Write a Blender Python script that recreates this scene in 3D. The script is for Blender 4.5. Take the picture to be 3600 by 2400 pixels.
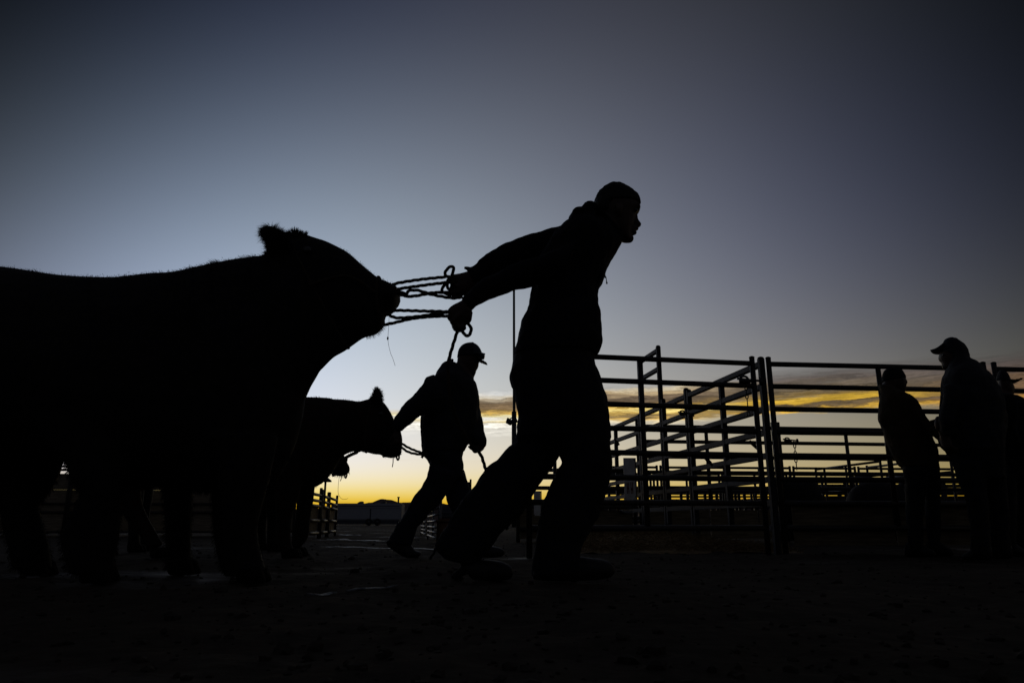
import bpy, bmesh, math, random
import numpy as np
from mathutils import Vector, Matrix, noise as mnoise
from math import radians as R, sin, cos, pi

for o in list(bpy.data.objects):
    bpy.data.objects.remove(o)
random.seed(7)
rng = np.random.default_rng(11)
SC = bpy.context.scene
COL = SC.collection

# ------------------------------------------------------------------ camera
CAM_H, PITCH, F = 0.21, R(14.36), 1633.0
cam = bpy.data.cameras.new('camera')
cam.lens = 25.0
cam.sensor_width = 36.0
cam.clip_start = 0.05
cam.clip_end = 20000
camera = bpy.data.objects.new('camera', cam)
COL.objects.link(camera)
camera.location = (0, 0, CAM_H)
camera.rotation_euler = (R(90) + PITCH, 0, 0)
SC.camera = camera

# ------------------------------------------------------------------ exposure
SC.view_settings.view_transform = 'Standard'
SC.view_settings.look = 'None'
SC.view_settings.exposure = 0
SC.view_settings.gamma = 1
SC.view_settings.use_curve_mapping = False

# ------------------------------------------------------------------ dusk sky
def lin(c):
    c = c / 255.0
    return c / 12.92 if c <= 0.04045 else ((c + 0.055) / 1.055) ** 2.4

SUN_AZ, SUN_EL = R(-11), R(1.5)
world = bpy.data.worlds.new('World')
SC.world = world
world.use_nodes = True
nt = world.node_tree
nt.nodes.clear()

def M(op, a, b=None, c=None, clamp=False):
    n = nt.nodes.new('ShaderNodeMath')
    n.operation = op
    n.use_clamp = clamp
    for i, v in enumerate((a, b, c)):
        if v is None:
            continue
        if isinstance(v, (int, float)):
            n.inputs[i].default_value = v
        else:
            nt.links.new(v, n.inputs[i])
    return n.outputs[0]

def mrange(v, a, b, c, d, smooth=False):
    n = nt.nodes.new('ShaderNodeMapRange')
    n.interpolation_type = 'SMOOTHSTEP' if smooth else 'LINEAR'
    nt.links.new(v, n.inputs[0])
    for i, q in enumerate((a, b, c, d)):
        n.inputs[1 + i].default_value = q
    return n.outputs[0]

def mixc(f, a, b):
    n = nt.nodes.new('ShaderNodeMix')
    n.data_type = 'RGBA'
    for sock, v in ((n.inputs['Factor'], f), (n.inputs[6], a), (n.inputs[7], b)):
        if isinstance(v, (int, float)):
            sock.default_value = v
        elif isinstance(v, tuple):
            sock.default_value = v
        else:
            nt.links.new(v, sock)
    return n.outputs[2]

def comb(x, y, z):
    n = nt.nodes.new('ShaderNodeCombineXYZ')
    for i, v in enumerate((x, y, z)):
        if isinstance(v, (int, float)):
            n.inputs[i].default_value = v
        else:
            nt.links.new(v, n.inputs[i])
    return n.outputs[0]

def wnoise(vec, detail=4.0, scale=1.0, rough=0.55):
    n = nt.nodes.new('ShaderNodeTexNoise')
    n.inputs['Scale'].default_value = scale
    n.inputs['Detail'].default_value = detail
    n.inputs['Roughness'].default_value = rough
    nt.links.new(vec, n.inputs['Vector'])
    return n.outputs['Fac']

tc = nt.nodes.new('ShaderNodeTexCoord')
sep = nt.nodes.new('ShaderNodeSeparateXYZ')
nt.links.new(tc.outputs['Generated'], sep.inputs[0])
dx, dy, dz = sep.outputs
el = M('MULTIPLY', M('ARCSINE', dz), 180 / pi)
az = M('MULTIPLY', M('ARCTAN2', dx, dy), 180 / pi)
azn = M('DIVIDE', M('MINIMUM', M('MAXIMUM', M('ADD', az, 6.0), -48.0), 48.0), 40.0)
e1 = M('DIVIDE', M('MINIMUM', M('MAXIMUM', el, 0.0), 55.0), 30.0)
e2 = M('MULTIPLY', e1, e1)
a2 = M('MULTIPLY', azn, azn)
a4 = M('MULTIPLY', a2, a2)
hz = M('EXPONENT', M('DIVIDE', M('MAXIMUM', el, 0.0), -0.9))
SKY = ((0.0619, -1.7846, 0.3418, -0.2393, -0.4906, -1.975, -1.7603, -1.7313, -0.6991, 1.9288, -0.6337, 0.7379, 0.4409),
       (-0.1502, -0.7248, -0.6549, -0.4591, -0.5238, -1.9503, -1.5807, -3.6097, -0.7384, 1.7846, -0.3315, 0.8838, 0.5156),
       (-0.4685, 0.7188, -2.115, -1.3415, -0.4349, -1.1615, 0.3345, -17.433, -1.0279, 0.6321, 0.2652, 1.0845, 0.002))
away = M('MAXIMUM', mrange(el, 38.0, 52.0, 0, 1, True), mrange(M('ABSOLUTE', az), 42.0, 60.0, 0, 1, True))
behind = mrange(M('ABSOLUTE', az), 55.0, 150.0, 0, 1, True)
chan = []
for k, w in enumerate(SKY):
    s = M('ADD', M('MULTIPLY', e1, w[1]), w[0])
    for f, q in ((e2, w[2]), (azn, w[3]), (a2, w[4]), (M('MULTIPLY', a2, e1), w[5]),
                 (M('MULTIPLY', azn, e1), w[6]), (hz, w[7]), (a4, w[8]), (M('MULTIPLY', azn, e2), w[9]), (M('MULTIPLY', e1, e2), w[10]),
                 (M('MULTIPLY', azn, a2), w[11]), (M('MULTIPLY', a2, e2), w[12])):
        s = M('MULTIPLY_ADD', f, q, s)
    front = M('MULTIPLY', M('EXPONENT', s), M('SUBTRACT', 1.0, behind))
    chan.append(M('MULTIPLY_ADD', behind, (0.010, 0.011, 0.014)[k], M('MULTIPLY_ADD', away, (0.018, 0.020, 0.027)[k], front)))
clear = nt.nodes.new('ShaderNodeCombineColor')
for k in range(3):
    nt.links.new(chan[k], clear.inputs[k])

# cloud bands low over the horizon, lit from below
v_warp = comb(M('MULTIPLY', az, 0.11), M('MULTIPLY', el, 0.8), 3.7)
warp = M('MULTIPLY', M('SUBTRACT', wnoise(v_warp, 6), 0.5), 1.35)
v_fine = comb(M('MULTIPLY', az, 0.45), M('MULTIPLY', el, 3.2), 9.1)
fine = wnoise(v_fine, 9, 1.0, 0.66)
ew = M('ADD', M('ADD', el, warp), M('MULTIPLY', M('SUBTRACT', fine, 0.5), 1.0))

def cloud_ramp(pts):
    """pts: (elevation deg, (r,g,b) sRGB, alpha)"""
    n = nt.nodes.new('ShaderNodeValToRGB')
    lo, hi = 5.5, 12.5
    cr = n.color_ramp
    pts = sorted(pts)
    while len(cr.elements) < len(pts):
        cr.elements.new(0.5)
    for e, (q, c, al) in zip(cr.elements, pts):
        e.position = (q - lo) / (hi - lo)
        e.color = (lin(c[0]), lin(c[1]), lin(c[2]), al)
    nt.links.new(mrange(ew, lo, hi, 0, 1), n.inputs[0])
    return n.outputs[0], n.outputs[1]

W = (255, 250, 236)
left = cloud_ramp([(6.6, W, 0), (7.2, W, .55), (7.75, W, .9), (7.95, (236, 214, 150), .95), (8.25, (255, 252, 240), 1),
                   (8.45, (252, 236, 170), 1), (8.6, (228, 186, 92), 1), (8.85, (140, 116, 84), 1), (9.3, (118, 100, 78), 1),
                   (9.6, (160, 146, 122), .95), (9.78, (232, 220, 196), .75), (10.1, (225, 220, 212), .45), (10.4, (220, 220, 220), 0)])
mid = cloud_ramp([(7.55, (236, 222, 190), 0), (7.8, (250, 234, 196), .9), (8.0, (228, 186, 96), 1), (8.22, (120, 102, 76), 1),
                  (8.45, (200, 164, 84), 1), (8.72, (252, 226, 140), 1), (8.95, (214, 172, 78), 1), (9.2, (118, 98, 72), 1),
                  (9.5, (100, 86, 70), 1), (9.85, (120, 102, 82), 1), (10.12, (186, 162, 122), .95), (10.35, (222, 204, 168), .8),
                  (10.6, (180, 176, 170), .35), (11.0, (170, 170, 172), 0)])
right = cloud_ramp([(7.95, (160, 150, 120), 0), (8.2, (226, 178, 66), 1), (8.38, (112, 92, 62), 1), (8.62, (92, 78, 60), 1),
                    (8.78, (196, 156, 54), 1), (9.02, (208, 168, 60), 1), (9.28, (138, 112, 62), 1), (9.6, (104, 90, 68), 1),
                    (10.0, (102, 90, 76), .95), (10.4, (90, 78, 72), .8), (10.9, (84, 78, 76), .45), (11.5, (84, 80, 80), 0)])
far = cloud_ramp([(7.4, (120, 100, 80), 0), (7.8, (150, 112, 64), .8), (8.2, (176, 128, 56), .9), (8.6, (96, 76, 60), .9),
                  (9.0, (120, 90, 60), .8), (9.6, (88, 72, 64), .8), (10.3, (80, 68, 66), .6), (11.4, (70, 66, 68), 0)])
streak = wnoise(comb(M('MULTIPLY', az, 0.22), M('MULTIPLY', ew, 7.0), 55.0), 6, 1.0, 0.6)
t1 = mrange(az, 1.0, 7.0, 0, 1, True)
t2 = mrange(az, 12.0, 21.0, 0, 1, True)
t3 = mrange(az, 27.0, 35.0, 0, 1, True)
ccol = mixc(t3, mixc(t2, mixc(t1, left[0], mid[0]), right[0]), far[0])
smul = nt.nodes.new('ShaderNodeVectorMath')
smul.operation = 'SCALE'
nt.links.new(ccol, smul.inputs[0])
nt.links.new(mrange(streak, 0.36, 0.64, 0.52, 1.35), smul.inputs['Scale'])
ccol = smul.outputs[0]
def lerp(t, a, b):
    return M('ADD', M('MULTIPLY', a, M('SUBTRACT', 1.0, t)), M('MULTIPLY', b, t))
calp = lerp(t3, lerp(t2, lerp(t1, left[1], mid[1]), right[1]), far[1])
brk = mrange(wnoise(comb(M('MULTIPLY', az, 0.16), M('MULTIPLY', el, 1.6), 21.0), 5), 0.30, 0.42, 0.55, 1.0, True)
calp = M('MULTIPLY', calp, brk)
# the bank ends towards the left of the glow and fades far to the right
lowcut = mrange(az, -14.0, -9.0, 0.0, 1.0, True)
highcut = mrange(az, -6.5, -3.2, 0.0, 1.0, True)
calp = M('MULTIPLY', calp, lerp(mrange(el, 8.2, 8.9, 0, 1, True), lowcut, highcut))
calp = M('MULTIPLY', calp, mrange(az, 40.0, 70.0, 1.0, 0.0, True))
# faint wisps in the clear strip underneath
wisp = M('MULTIPLY', mrange(wnoise(comb(M('MULTIPLY', az, 0.12), M('MULTIPLY', el, 2.2), 40.0), 5), 0.55, 0.75, 0, 0.35, True),
         M('MULTIPLY', mrange(el, 3.0, 4.5, 0, 1, True), mrange(el, 6.0, 8.0, 1, 0, True)))
wisp = M('MULTIPLY', wisp, mrange(M('ABSOLUTE', az), 36.0, 60.0, 1, 0, True))
base = mixc(wisp, clear.outputs[0], (0.62, 0.42, 0.20, 1))
base = mixc(wisp, clear.outputs[0], base)
sky_col = mixc(calp, base, ccol)
bg = nt.nodes.new('ShaderNodeBackground')
nt.links.new(sky_col, bg.inputs['Color'])
bg.inputs['Strength'].default_value = 1.0
nishita = nt.nodes.new('ShaderNodeTexSky')
nishita.sky_type = 'NISHITA'
nishita.sun_disc = False
nishita.sun_elevation = SUN_EL
nishita.sun_rotation = SUN_AZ
bg2 = nt.nodes.new('ShaderNodeBackground')
nt.links.new(nishita.outputs[0], bg2.inputs['Color'])
bg2.inputs['Strength'].default_value = 0.0008
addsh = nt.nodes.new('ShaderNodeAddShader')
nt.links.new(bg.outputs[0], addsh.inputs[0])
nt.links.new(bg2.outputs[0], addsh.inputs[1])
wout = nt.nodes.new('ShaderNodeOutputWorld')
nt.links.new(addsh.outputs[0], wout.inputs['Surface'])

# the last sun, all but gone behind the mountains
sl = bpy.data.lights.new('sun', 'SUN')
sl.energy = 0.12
sl.angle = R(0.5)
sl.color = (1.0, 0.74, 0.42)
sun = bpy.data.objects.new('sun', sl)
COL.objects.link(sun)
sd = Vector((sin(SUN_AZ) * cos(SUN_EL), cos(SUN_AZ) * cos(SUN_EL), sin(SUN_EL)))
sun.rotation_euler = sd.to_track_quat('Z', 'Y').to_euler()
sun.location = (-10, 50, 20)

# ------------------------------------------------------------------ materials
MATS = {}
def mat(name, col, rough=0.8, var=0.25, scale=20.0, bump=0.0, metal=0.0, spec=0.3, col2=None, sheen=0.0, bdist=0.01, stretch=None):
    m = bpy.data.materials.new(name)
    m.use_nodes = True
    t = m.node_tree
    b = t.nodes['Principled BSDF']
    b.inputs['Roughness'].default_value = rough
    b.inputs['Metallic'].default_value = metal
    b.inputs['Specular IOR Level'].default_value = spec
    if sheen:
        b.inputs['Sheen Weight'].default_value = sheen
    c = t.nodes.new('ShaderNodeTexCoord')
    vec = c.outputs['Object']
    if stretch:
        mp = t.nodes.new('ShaderNodeMapping')
        mp.inputs['Scale'].default_value = stretch
        t.links.new(vec, mp.inputs[0])
        vec = mp.outputs[0]
    n = t.nodes.new('ShaderNodeTexNoise')
    n.inputs['Scale'].default_value = scale
    n.inputs['Detail'].default_value = 6
    t.links.new(vec, n.inputs['Vector'])
    r = t.nodes.new('ShaderNodeValToRGB')
    c2 = col2 or tuple(x * (1 - var) for x in col)
    c1 = tuple(min(1, x * (1 + var)) for x in col)
    r.color_ramp.elements[0].color = (*c2, 1)
    r.color_ramp.elements[0].position = 0.35
    r.color_ramp.elements[1].color = (*c1, 1)
    r.color_ramp.elements[1].position = 0.68
    t.links.new(n.outputs['Fac'], r.inputs[0])
    t.links.new(r.outputs[0], b.inputs['Base Color'])
    if bump:
        bp = t.nodes.new('ShaderNodeBump')
        bp.inputs['Strength'].default_value = bump
        bp.inputs['Distance'].default_value = bdist
        t.links.new(n.outputs['Fac'], bp.inputs['Height'])
        t.links.new(bp.outputs[0], b.inputs['Normal'])
    MATS[name] = m
    return m

mat('black_hide', (0.012, 0.010, 0.009), 0.75, 0.3, 30, 0.2, spec=0.15)
mat('black_hair', (0.010, 0.009, 0.008), 0.7, 0.3, 8, spec=0.15)
mat('brown_hide', (0.020, 0.012, 0.008), 0.75, 0.3, 30, 0.2, spec=0.15)
mat('hoof_horn', (0.012, 0.010, 0.009), 0.95, 0.3, 40, spec=0.03)
mat('black_jacket', (0.010, 0.010, 0.012), 0.85, 0.2, 60, 0.15, spec=0.1)
mat('charcoal_jacket', (0.020, 0.020, 0.023), 0.8, 0.25, 60, 0.15, spec=0.2)
mat('tan_jacket', (0.045, 0.030, 0.014), 0.85, 0.25, 60, 0.2, spec=0.15)
mat('dark_trousers', (0.012, 0.012, 0.014), 0.85, 0.25, 80, 0.15, spec=0.15)
mat('denim', (0.016, 0.020, 0.030), 0.85, 0.3, 120, 0.2, spec=0.15)
mat('skin', (0.058, 0.033, 0.024), 0.55, 0.1, 30, 0.05, spec=0.25)
mat('hair', (0.012, 0.009, 0.007), 0.6, 0.4, 90, 0.3, spec=0.2, stretch=(1, 1, 0.2))
mat('shoe_leather', (0.014, 0.012, 0.011), 0.6, 0.3, 40, 0.2, spec=0.25)
mat('cap_cloth', (0.020, 0.022, 0.028), 0.85, 0.2, 80, 0.15, spec=0.15)
mat('cap_panel', (0.045, 0.050, 0.062), 0.85, 0.2, 80, 0.15, spec=0.15)
mat('lens_blue', (0.01, 0.06, 0.11), 0.12, 0.2, 20, spec=0.6)
mat('plastic_black', (0.012, 0.012, 0.013), 0.4, 0.1, 30, spec=0.4)
mat('rope_fibre', (0.045, 0.034, 0.024), 0.9, 0.35, 220, 0.2, spec=0.1)
mat('panel_paint', (0.018, 0.017, 0.016), 0.5, 0.35, 14, 0.1, spec=0.35, col2=(0.028, 0.016, 0.010))
mat('square_tube_paint', (0.024, 0.022, 0.023), 0.6, 0.3, 14, 0.1, spec=0.22)
mat('galvanised', (0.10, 0.10, 0.105), 0.45, 0.3, 25, metal=0.6, spec=0.4)
mat('chain_steel', (0.05, 0.05, 0.05), 0.45, 0.3, 60, metal=0.8)
mat('plywood', (0.19, 0.145, 0.085), 0.85, 0.3, 6, 0.2, col2=(0.12, 0.09, 0.055), stretch=(1, 1, 9), spec=0.15)
mat('ply_weathered', (0.20, 0.16, 0.11), 0.9, 0.3, 6, 0.2, stretch=(1, 1, 9), spec=0.15)
mat('white_board', (0.80, 0.78, 0.75), 0.6, 0.1, 9, col2=(0.6, 0.56, 0.5), spec=0.3)
mat('red_marker', (0.20, 0.08, 0.06), 0.8, 0.3, 40)
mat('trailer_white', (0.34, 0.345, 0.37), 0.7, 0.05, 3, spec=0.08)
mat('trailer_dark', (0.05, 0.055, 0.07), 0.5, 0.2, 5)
mat('tyre_rubber', (0.02, 0.02, 0.02), 0.85, 0.3, 30)
mat('mountain_rock', (0.13, 0.095, 0.085), 0.95, 0.2, 0.002, spec=0.0)
mat('straw', (0.22, 0.15, 0.07), 0.9, 0.4, 30, spec=0.1)
mat('dirt_clod', (0.040, 0.032, 0.025), 0.95, 0.3, 60, 0.3, spec=0.1)
mat('pole_metal', (0.03, 0.035, 0.038), 0.5, 0.2, 10, metal=0.3)
mat('lamp_glass', (0.25, 0.27, 0.28), 0.2, 0.1, 10, spec=0.5)
mat('rust_bin', (0.13, 0.065, 0.035), 0.9, 0.4, 14, 0.2, spec=0.1)
mat('saliva', (0.5, 0.5, 0.48), 0.3, 0.1, 10, spec=0.5)
mat('eye', (0.02, 0.018, 0.016), 0.15, 0.1, 10, spec=0.5)
mat('wet_ice', (0.06, 0.06, 0.065), 0.5, 0.4, 40, 0.9, spec=0.25, bdist=0.02)
mat('orange_cloth', (0.18, 0.07, 0.02), 0.85, 0.3, 50)

# ground: trampled, frozen dirt with wet glazed patches
def ground_material():
    m = bpy.data.materials.new('trampled_dirt')
    m.use_nodes = True
    t = m.node_tree
    b = t.nodes['Principled BSDF']
    geo = t.nodes.new('ShaderNodeNewGeometry')
    def ns(scale, detail, sx=1, sy=1, off=0):
        mp = t.nodes.new('ShaderNodeMapping')
        mp.inputs['Scale'].default_value = (sx, sy, 1)
        mp.inputs['Location'].default_value = (off, off * 0.7, 0)
        t.links.new(geo.outputs['Position'], mp.inputs[0])
        n = t.nodes.new('ShaderNodeTexNoise')
        n.inputs['Scale'].default_value = scale
        n.inputs['Detail'].default_value = detail
        n.inputs['Roughness'].default_value = 0.62
        t.links.new(mp.outputs[0], n.inputs['Vector'])
        return n.outputs['Fac']
    n1, n2, n3 = ns(1.4, 8), ns(16, 8, off=3), ns(0.55, 5, 0.55, 1.5, 11)
    r = t.nodes.new('ShaderNodeValToRGB')
    r.color_ramp.elements[0].color = (0.024, 0.0195, 0.016, 1)
    r.color_ramp.elements[0].position = 0.3
    r.color_ramp.elements[1].color = (0.085, 0.069, 0.053, 1)
    r.color_ramp.elements[1].position = 0.75
    mx = t.nodes.new('ShaderNodeMath')
    mx.operation = 'MULTIPLY_ADD'
    t.links.new(n2, mx.inputs[0])
    mx.inputs[1].default_value = 0.5
    h = t.nodes.new('ShaderNodeMath')
    h.operation = 'MULTIPLY'
    t.links.new(n1, h.inputs[0])
    h.inputs[1].default_value = 0.5
    t.links.new(h.outputs[0], mx.inputs[2])
    t.links.new(mx.outputs[0], r.inputs[0])
    t.links.new(r.outputs[0], b.inputs['Base Color'])
    wet = t.nodes.new('ShaderNodeMapRange')
    wet.interpolation_type = 'SMOOTHSTEP'
    t.links.new(n3, wet.inputs[0])
    wet.inputs[1].default_value = 0.56
    wet.inputs[2].default_value = 0.70
    rr = t.nodes.new('ShaderNodeMapRange')
    t.links.new(wet.outputs[0], rr.inputs[0])
    rr.inputs[3].default_value = 1.0
    rr.inputs[4].default_value = 0.5
    t.links.new(rr.outputs[0], b.inputs['Roughness'])
    sp = t.nodes.new('ShaderNodeMapRange')
    t.links.new(wet.outputs[0], sp.inputs[0])
    sp.inputs[3].default_value = 0.02
    sp.inputs[4].default_value = 0.15
    t.links.new(sp.outputs[0], b.inputs['Specular IOR Level'])
    bp = t.nodes.new('ShaderNodeBump')
    bp.inputs['Strength'].default_value = 0.8
    bp.inputs['Distance'].default_value = 0.02
    t.links.new(n2, bp.inputs['Height'])
    t.links.new(bp.outputs[0], b.inputs['Normal'])
    MATS['trampled_dirt'] = m
ground_material()

# ------------------------------------------------------------------ helpers
def tag(o, label=None, cat=None, group=None, kind=None):
    if label: o['label'] = label
    if cat: o['category'] = cat
    if group: o['group'] = group
    if kind: o['kind'] = kind
    return o

def thing(name, label, cat, loc=(0, 0, 0), rz=0.0, group=None):
    o = bpy.data.objects.new(name, None)
    o.empty_display_size = 0.1
    COL.objects.link(o)
    o.location = loc
    o.rotation_euler = (0, 0, rz)
    return tag(o, label, cat, group)

def mesh(name, V, Fc, m, smooth=True):
    me = bpy.data.meshes.new(name)
    me.from_pydata([tuple(map(float, v)) for v in V], [], [tuple(map(int, f)) for f in Fc])
    me.update()
    if m:
        me.materials.append(MATS[m])
    if smooth:
        me.polygons.foreach_set('use_smooth', [True] * len(me.polygons))
    return me

def link(name, me, parent=None, loc=(0, 0, 0), rot=(0, 0, 0)):
    o = bpy.data.objects.new(name, me)
    COL.objects.link(o)
    if parent:
        o.parent = parent
    o.location = loc
    o.rotation_euler = rot
    return o

def move(V, base):
    return np.asarray(V, float) - np.asarray(base, float)

def join(*vf):
    V, Fc, n = [], [], 0
    for v, f in vf:
        V.append(np.asarray(v, float))
        Fc += [tuple(i + n for i in q) for q in f]
        n += len(v)
    return np.concatenate(V), Fc

def box(x0, x1, y0, y1, z0, z1, bev=0.0):
    bm = bmesh.new()
    bmesh.ops.create_cube(bm, size=1.0)
    for v in bm.verts:
        v.co.x = (x0 + x1) / 2 + v.co.x * (x1 - x0)
        v.co.y = (y0 + y1) / 2 + v.co.y * (y1 - y0)
        v.co.z = (z0 + z1) / 2 + v.co.z * (z1 - z0)
    if bev:
        bmesh.ops.bevel(bm, geom=bm.edges[:], offset=bev, segments=2, affect='EDGES')
    V = np.array([v.co[:] for v in bm.verts])
    bm.verts.index_update()
    Fc = [tuple(v.index for v in f.verts) for f in bm.faces]
    bm.free()
    return V, Fc

def frames(P):
    P = np.asarray(P, float)
    T = np.gradient(P, axis=0)
    T /= np.linalg.norm(T, axis=1)[:, None] + 1e-9
    n = np.cross(T[0], (0, 1, 0))
    if np.linalg.norm(n) < 1e-3:
        n = np.cross(T[0], (1, 0, 0))
    N = []
    for t in T:
        n = n - t * np.dot(n, t)
        n /= np.linalg.norm(n) + 1e-9
        N.append(n.copy())
    N = np.array(N)
    return T, N, np.cross(T, N)

def tube(P, r, n=10, lobes=0, pitch=0.05, amp=0.0, cap=True):
    P = np.asarray(P, float)
    r = np.full(len(P), r, float) if np.isscalar(r) else np.asarray(r, float)
    T, N, B = frames(P)
    s = np.concatenate([[0], np.cumsum(np.linalg.norm(np.diff(P, axis=0), axis=1))])
    th = np.linspace(0, 2 * pi, n, endpoint=False)
    V = []
    for i in range(len(P)):
        rr = r[i] * (1 + (amp * np.cos(lobes * th - 2 * pi * s[i] / pitch) if lobes else 0 * th))
        V.append(P[i] + (np.cos(th) * rr)[:, None] * N[i] + (np.sin(th) * rr)[:, None] * B[i])
    V = np.concatenate(V)
    Fc = []
    for i in range(len(P) - 1):
        for j in range(n):
            k = (j + 1) % n
            Fc.append((i * n + j, i * n + k, (i + 1) * n + k, (i + 1) * n + j))
    if cap:
        a, b = len(V), len(V) + 1
        V = np.concatenate([V, P[:1], P[-1:]])
        m = (len(P) - 1) * n
        for j in range(n):
            k = (j + 1) % n
            Fc.append((a, k, j))
            Fc.append((b, m + j, m + k))
    return V, Fc

def spline(P, k=8, closed=False):
    P = np.asarray(P, float)
    n = len(P)
    out = []
    rngs = range(n) if closed else range(n - 1)
    for i in rngs:
        if closed:
            p0, p1, p2, p3 = P[(i - 1) % n], P[i], P[(i + 1) % n], P[(i + 2) % n]
        else:
            p0, p1, p2, p3 = P[max(i - 1, 0)], P[i], P[i + 1], P[min(i + 2, n - 1)]
        for t in np.linspace(0, 1, k, endpoint=False):
            out.append(0.5 * (2 * p1 + (p2 - p0) * t + (2 * p0 - 5 * p1 + 4 * p2 - p3) * t * t + (3 * p1 - p0 - 3 * p2 + p3) * t ** 3))
    out.append(P[0] if closed else P[-1])
    return np.array(out)

def resample(P, step):
    P = np.asarray(P, float)
    s = np.concatenate([[0], np.cumsum(np.linalg.norm(np.diff(P, axis=0), axis=1))])
    q = np.linspace(0, s[-1], max(3, int(s[-1] / step)))
    return np.stack([np.interp(q, s, P[:, k]) for k in range(3)], 1)

# survey marks: a bearing read off the photograph and a distance give a point in the yard
cp, sp_ = cos(PITCH), sin(PITCH)
FACING = None
def at(x, y, Y):
    u, v = (x - 1176) / F, (784 - y) / F
    d = np.array([u, cp - v * sp_, sp_ + v * cp])
    if FACING is None:
        return np.array([0, 0, CAM_H]) + d * (Y / d[1])
    w, P0, Y0 = FACING
    return np.array([0, 0, CAM_H]) + d * ((np.dot(P0, w) + Y - Y0) / np.dot(d, w))

def face_body(x=None, Y=None):
    """turn the body plane of the next figure so that its shoulders stand square to the line of sight"""
    global FACING
    FACING = None
    if x is not None:
        p = at(x, 1200, Y)
        a = math.atan2(p[0], p[1])
        FACING = (np.array([sin(a), cos(a), 0.0]), np.array([p[0], p[1], 0.0]), Y)

def proj(P):
    P = np.asarray(P, float) - (0, 0, CAM_H)
    dep = P[..., 1] * cp + P[..., 2] * sp_
    up = P[..., 2] * cp - P[..., 1] * sp_
    return np.stack([1176 + F * P[..., 0] / dep, 784 - F * up / dep], -1)

def ground_at(x, y):
    u, v = (x - 1176) / F, (784 - y) / F
    d = np.array([u, cp - v * sp_, sp_ + v * cp])
    return d * (CAM_H / -d[2]) + (0, 0, CAM_H)

SHEETS = {'r': (0, 0, 1), 'a': (522.7, 457.3, .25), 'b': (980, 392, .25), 'c': (849.3, 718.7, .25), 'd': (588, 849.3, .25),
          'e': (849.3, 980, .25), 'f': (1306.7, 751.3, 1 / 3), 'g': (1698.7, 751.3, 1 / 3), 'h': (0, 980, 1 / 3), 'i': (0, 457.3, 1 / 3)}
def px(sheet, x, y):
    ox, oy, k = SHEETS[sheet]
    return np.array([ox + k * x, oy + k * y])

def sec(sheet, ax, ay, bx, by, Y, b):
    return (*px(sheet, ax, ay), *px(sheet, bx, by), Y, b)

def secs(sheet, rows, Y=None, b=None):
    out = []
    for q in rows:
        yy = q[4] if len(q) > 4 and q[4] is not None else Y
        bb = q[5] if len(q) > 5 else b
        out.append(sec(sheet, *q[:4], yy, bb))
    return out

def shrink(S, k, kb=None):
    out = []
    for ax, ay, bx, by, Y, b in S:
        mx, my = (ax + bx) / 2, (ay + by) / 2
        out.append((mx + (ax - mx) * k, my + (ay - my) * k, mx + (bx - mx) * k, my + (by - my) * k, Y, b * (kb or k)))
    return out

def loft(S, n=18, k=3, sq=1.0):
    """a solid whose cross-sections span the given edges; each section's depth half-width is real (metres)"""
    S = np.asarray(S, float)
    if k > 1 and len(S) > 2:
        n0 = len(S)
        out = []
        for i in range(n0 - 1):
            p0, p1, p2, p3 = S[max(i - 1, 0)], S[i], S[i + 1], S[min(i + 2, n0 - 1)]
            for t in np.linspace(0, 1, k, endpoint=False):
                out.append(0.5 * (2 * p1 + (p2 - p0) * t + (2 * p0 - 5 * p1 + 4 * p2 - p3) * t * t + (3 * p1 - p0 - 3 * p2 + p3) * t ** 3))
        out.append(S[-1])
        S = np.array(out)
    th = np.linspace(0, 2 * pi, n, endpoint=False)
    cs, sn = np.cos(th), np.sin(th)
    if sq != 1.0:
        cs = np.sign(cs) * np.abs(cs) ** sq
        sn = np.sign(sn) * np.abs(sn) ** sq
    w = np.array([0, 1, 0.0]) if FACING is None else FACING[0]
    rings = []
    for ax, ay, bx, by, Y, b in S:
        pa, pb = at(ax, ay, Y), at(bx, by, Y)
        d = np.array([bx - ax, by - ay]); L = np.linalg.norm(d) + 1e-9; d /= L
        u = pb - pa; Lm = np.linalg.norm(u) + 1e-9; u /= Lm
        c, r = (pa + pb) / 2, Lm / 2
        lo, hi = np.dot((ax, ay), d), np.dot((bx, by), d)
        ppm = L / Lm
        b = max(b, 0.003)
        for _ in range(5):
            ring = c + (cs * r)[:, None] * u + (sn * b)[:, None] * w
            q = proj(ring) @ d
            e0, e1_ = q.min() - lo, q.max() - hi
            c = c - u * (e0 + e1_) / 2 / ppm
            r = max(r - (e1_ - e0) / 2 / ppm, 0.25 * Lm / 2)
        rings.append(c + (cs * r)[:, None] * u + (sn * b)[:, None] * w)
    V = np.concatenate(rings)
    Fc = []
    m = len(rings)
    for i in range(m - 1):
        for j in range(n):
            q = (j + 1) % n
            Fc.append((i * n + j, i * n + q, (i + 1) * n + q, (i + 1) * n + j))
    a, bq = len(V), len(V) + 1
    V = np.concatenate([V, rings[0].mean(0)[None], rings[-1].mean(0)[None]])
    for j in range(n):
        q = (j + 1) % n
        Fc.append((a, q, j))
        Fc.append((bq, (m - 1) * n + j, (m - 1) * n + q))
    return V, Fc

def ball(c, rx, ry, rz, seg=12):
    bm = bmesh.new()
    bmesh.ops.create_uvsphere(bm, u_segments=seg, v_segments=max(6, seg // 2 + 2), radius=1)
    V = np.array([v.co[:] for v in bm.verts]) * (rx, ry, rz) + np.asarray(c)
    bm.verts.index_update()
    Fc = [tuple(v.index for v in f.verts) for f in bm.faces]
    bm.free()
    return V, Fc

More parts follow.
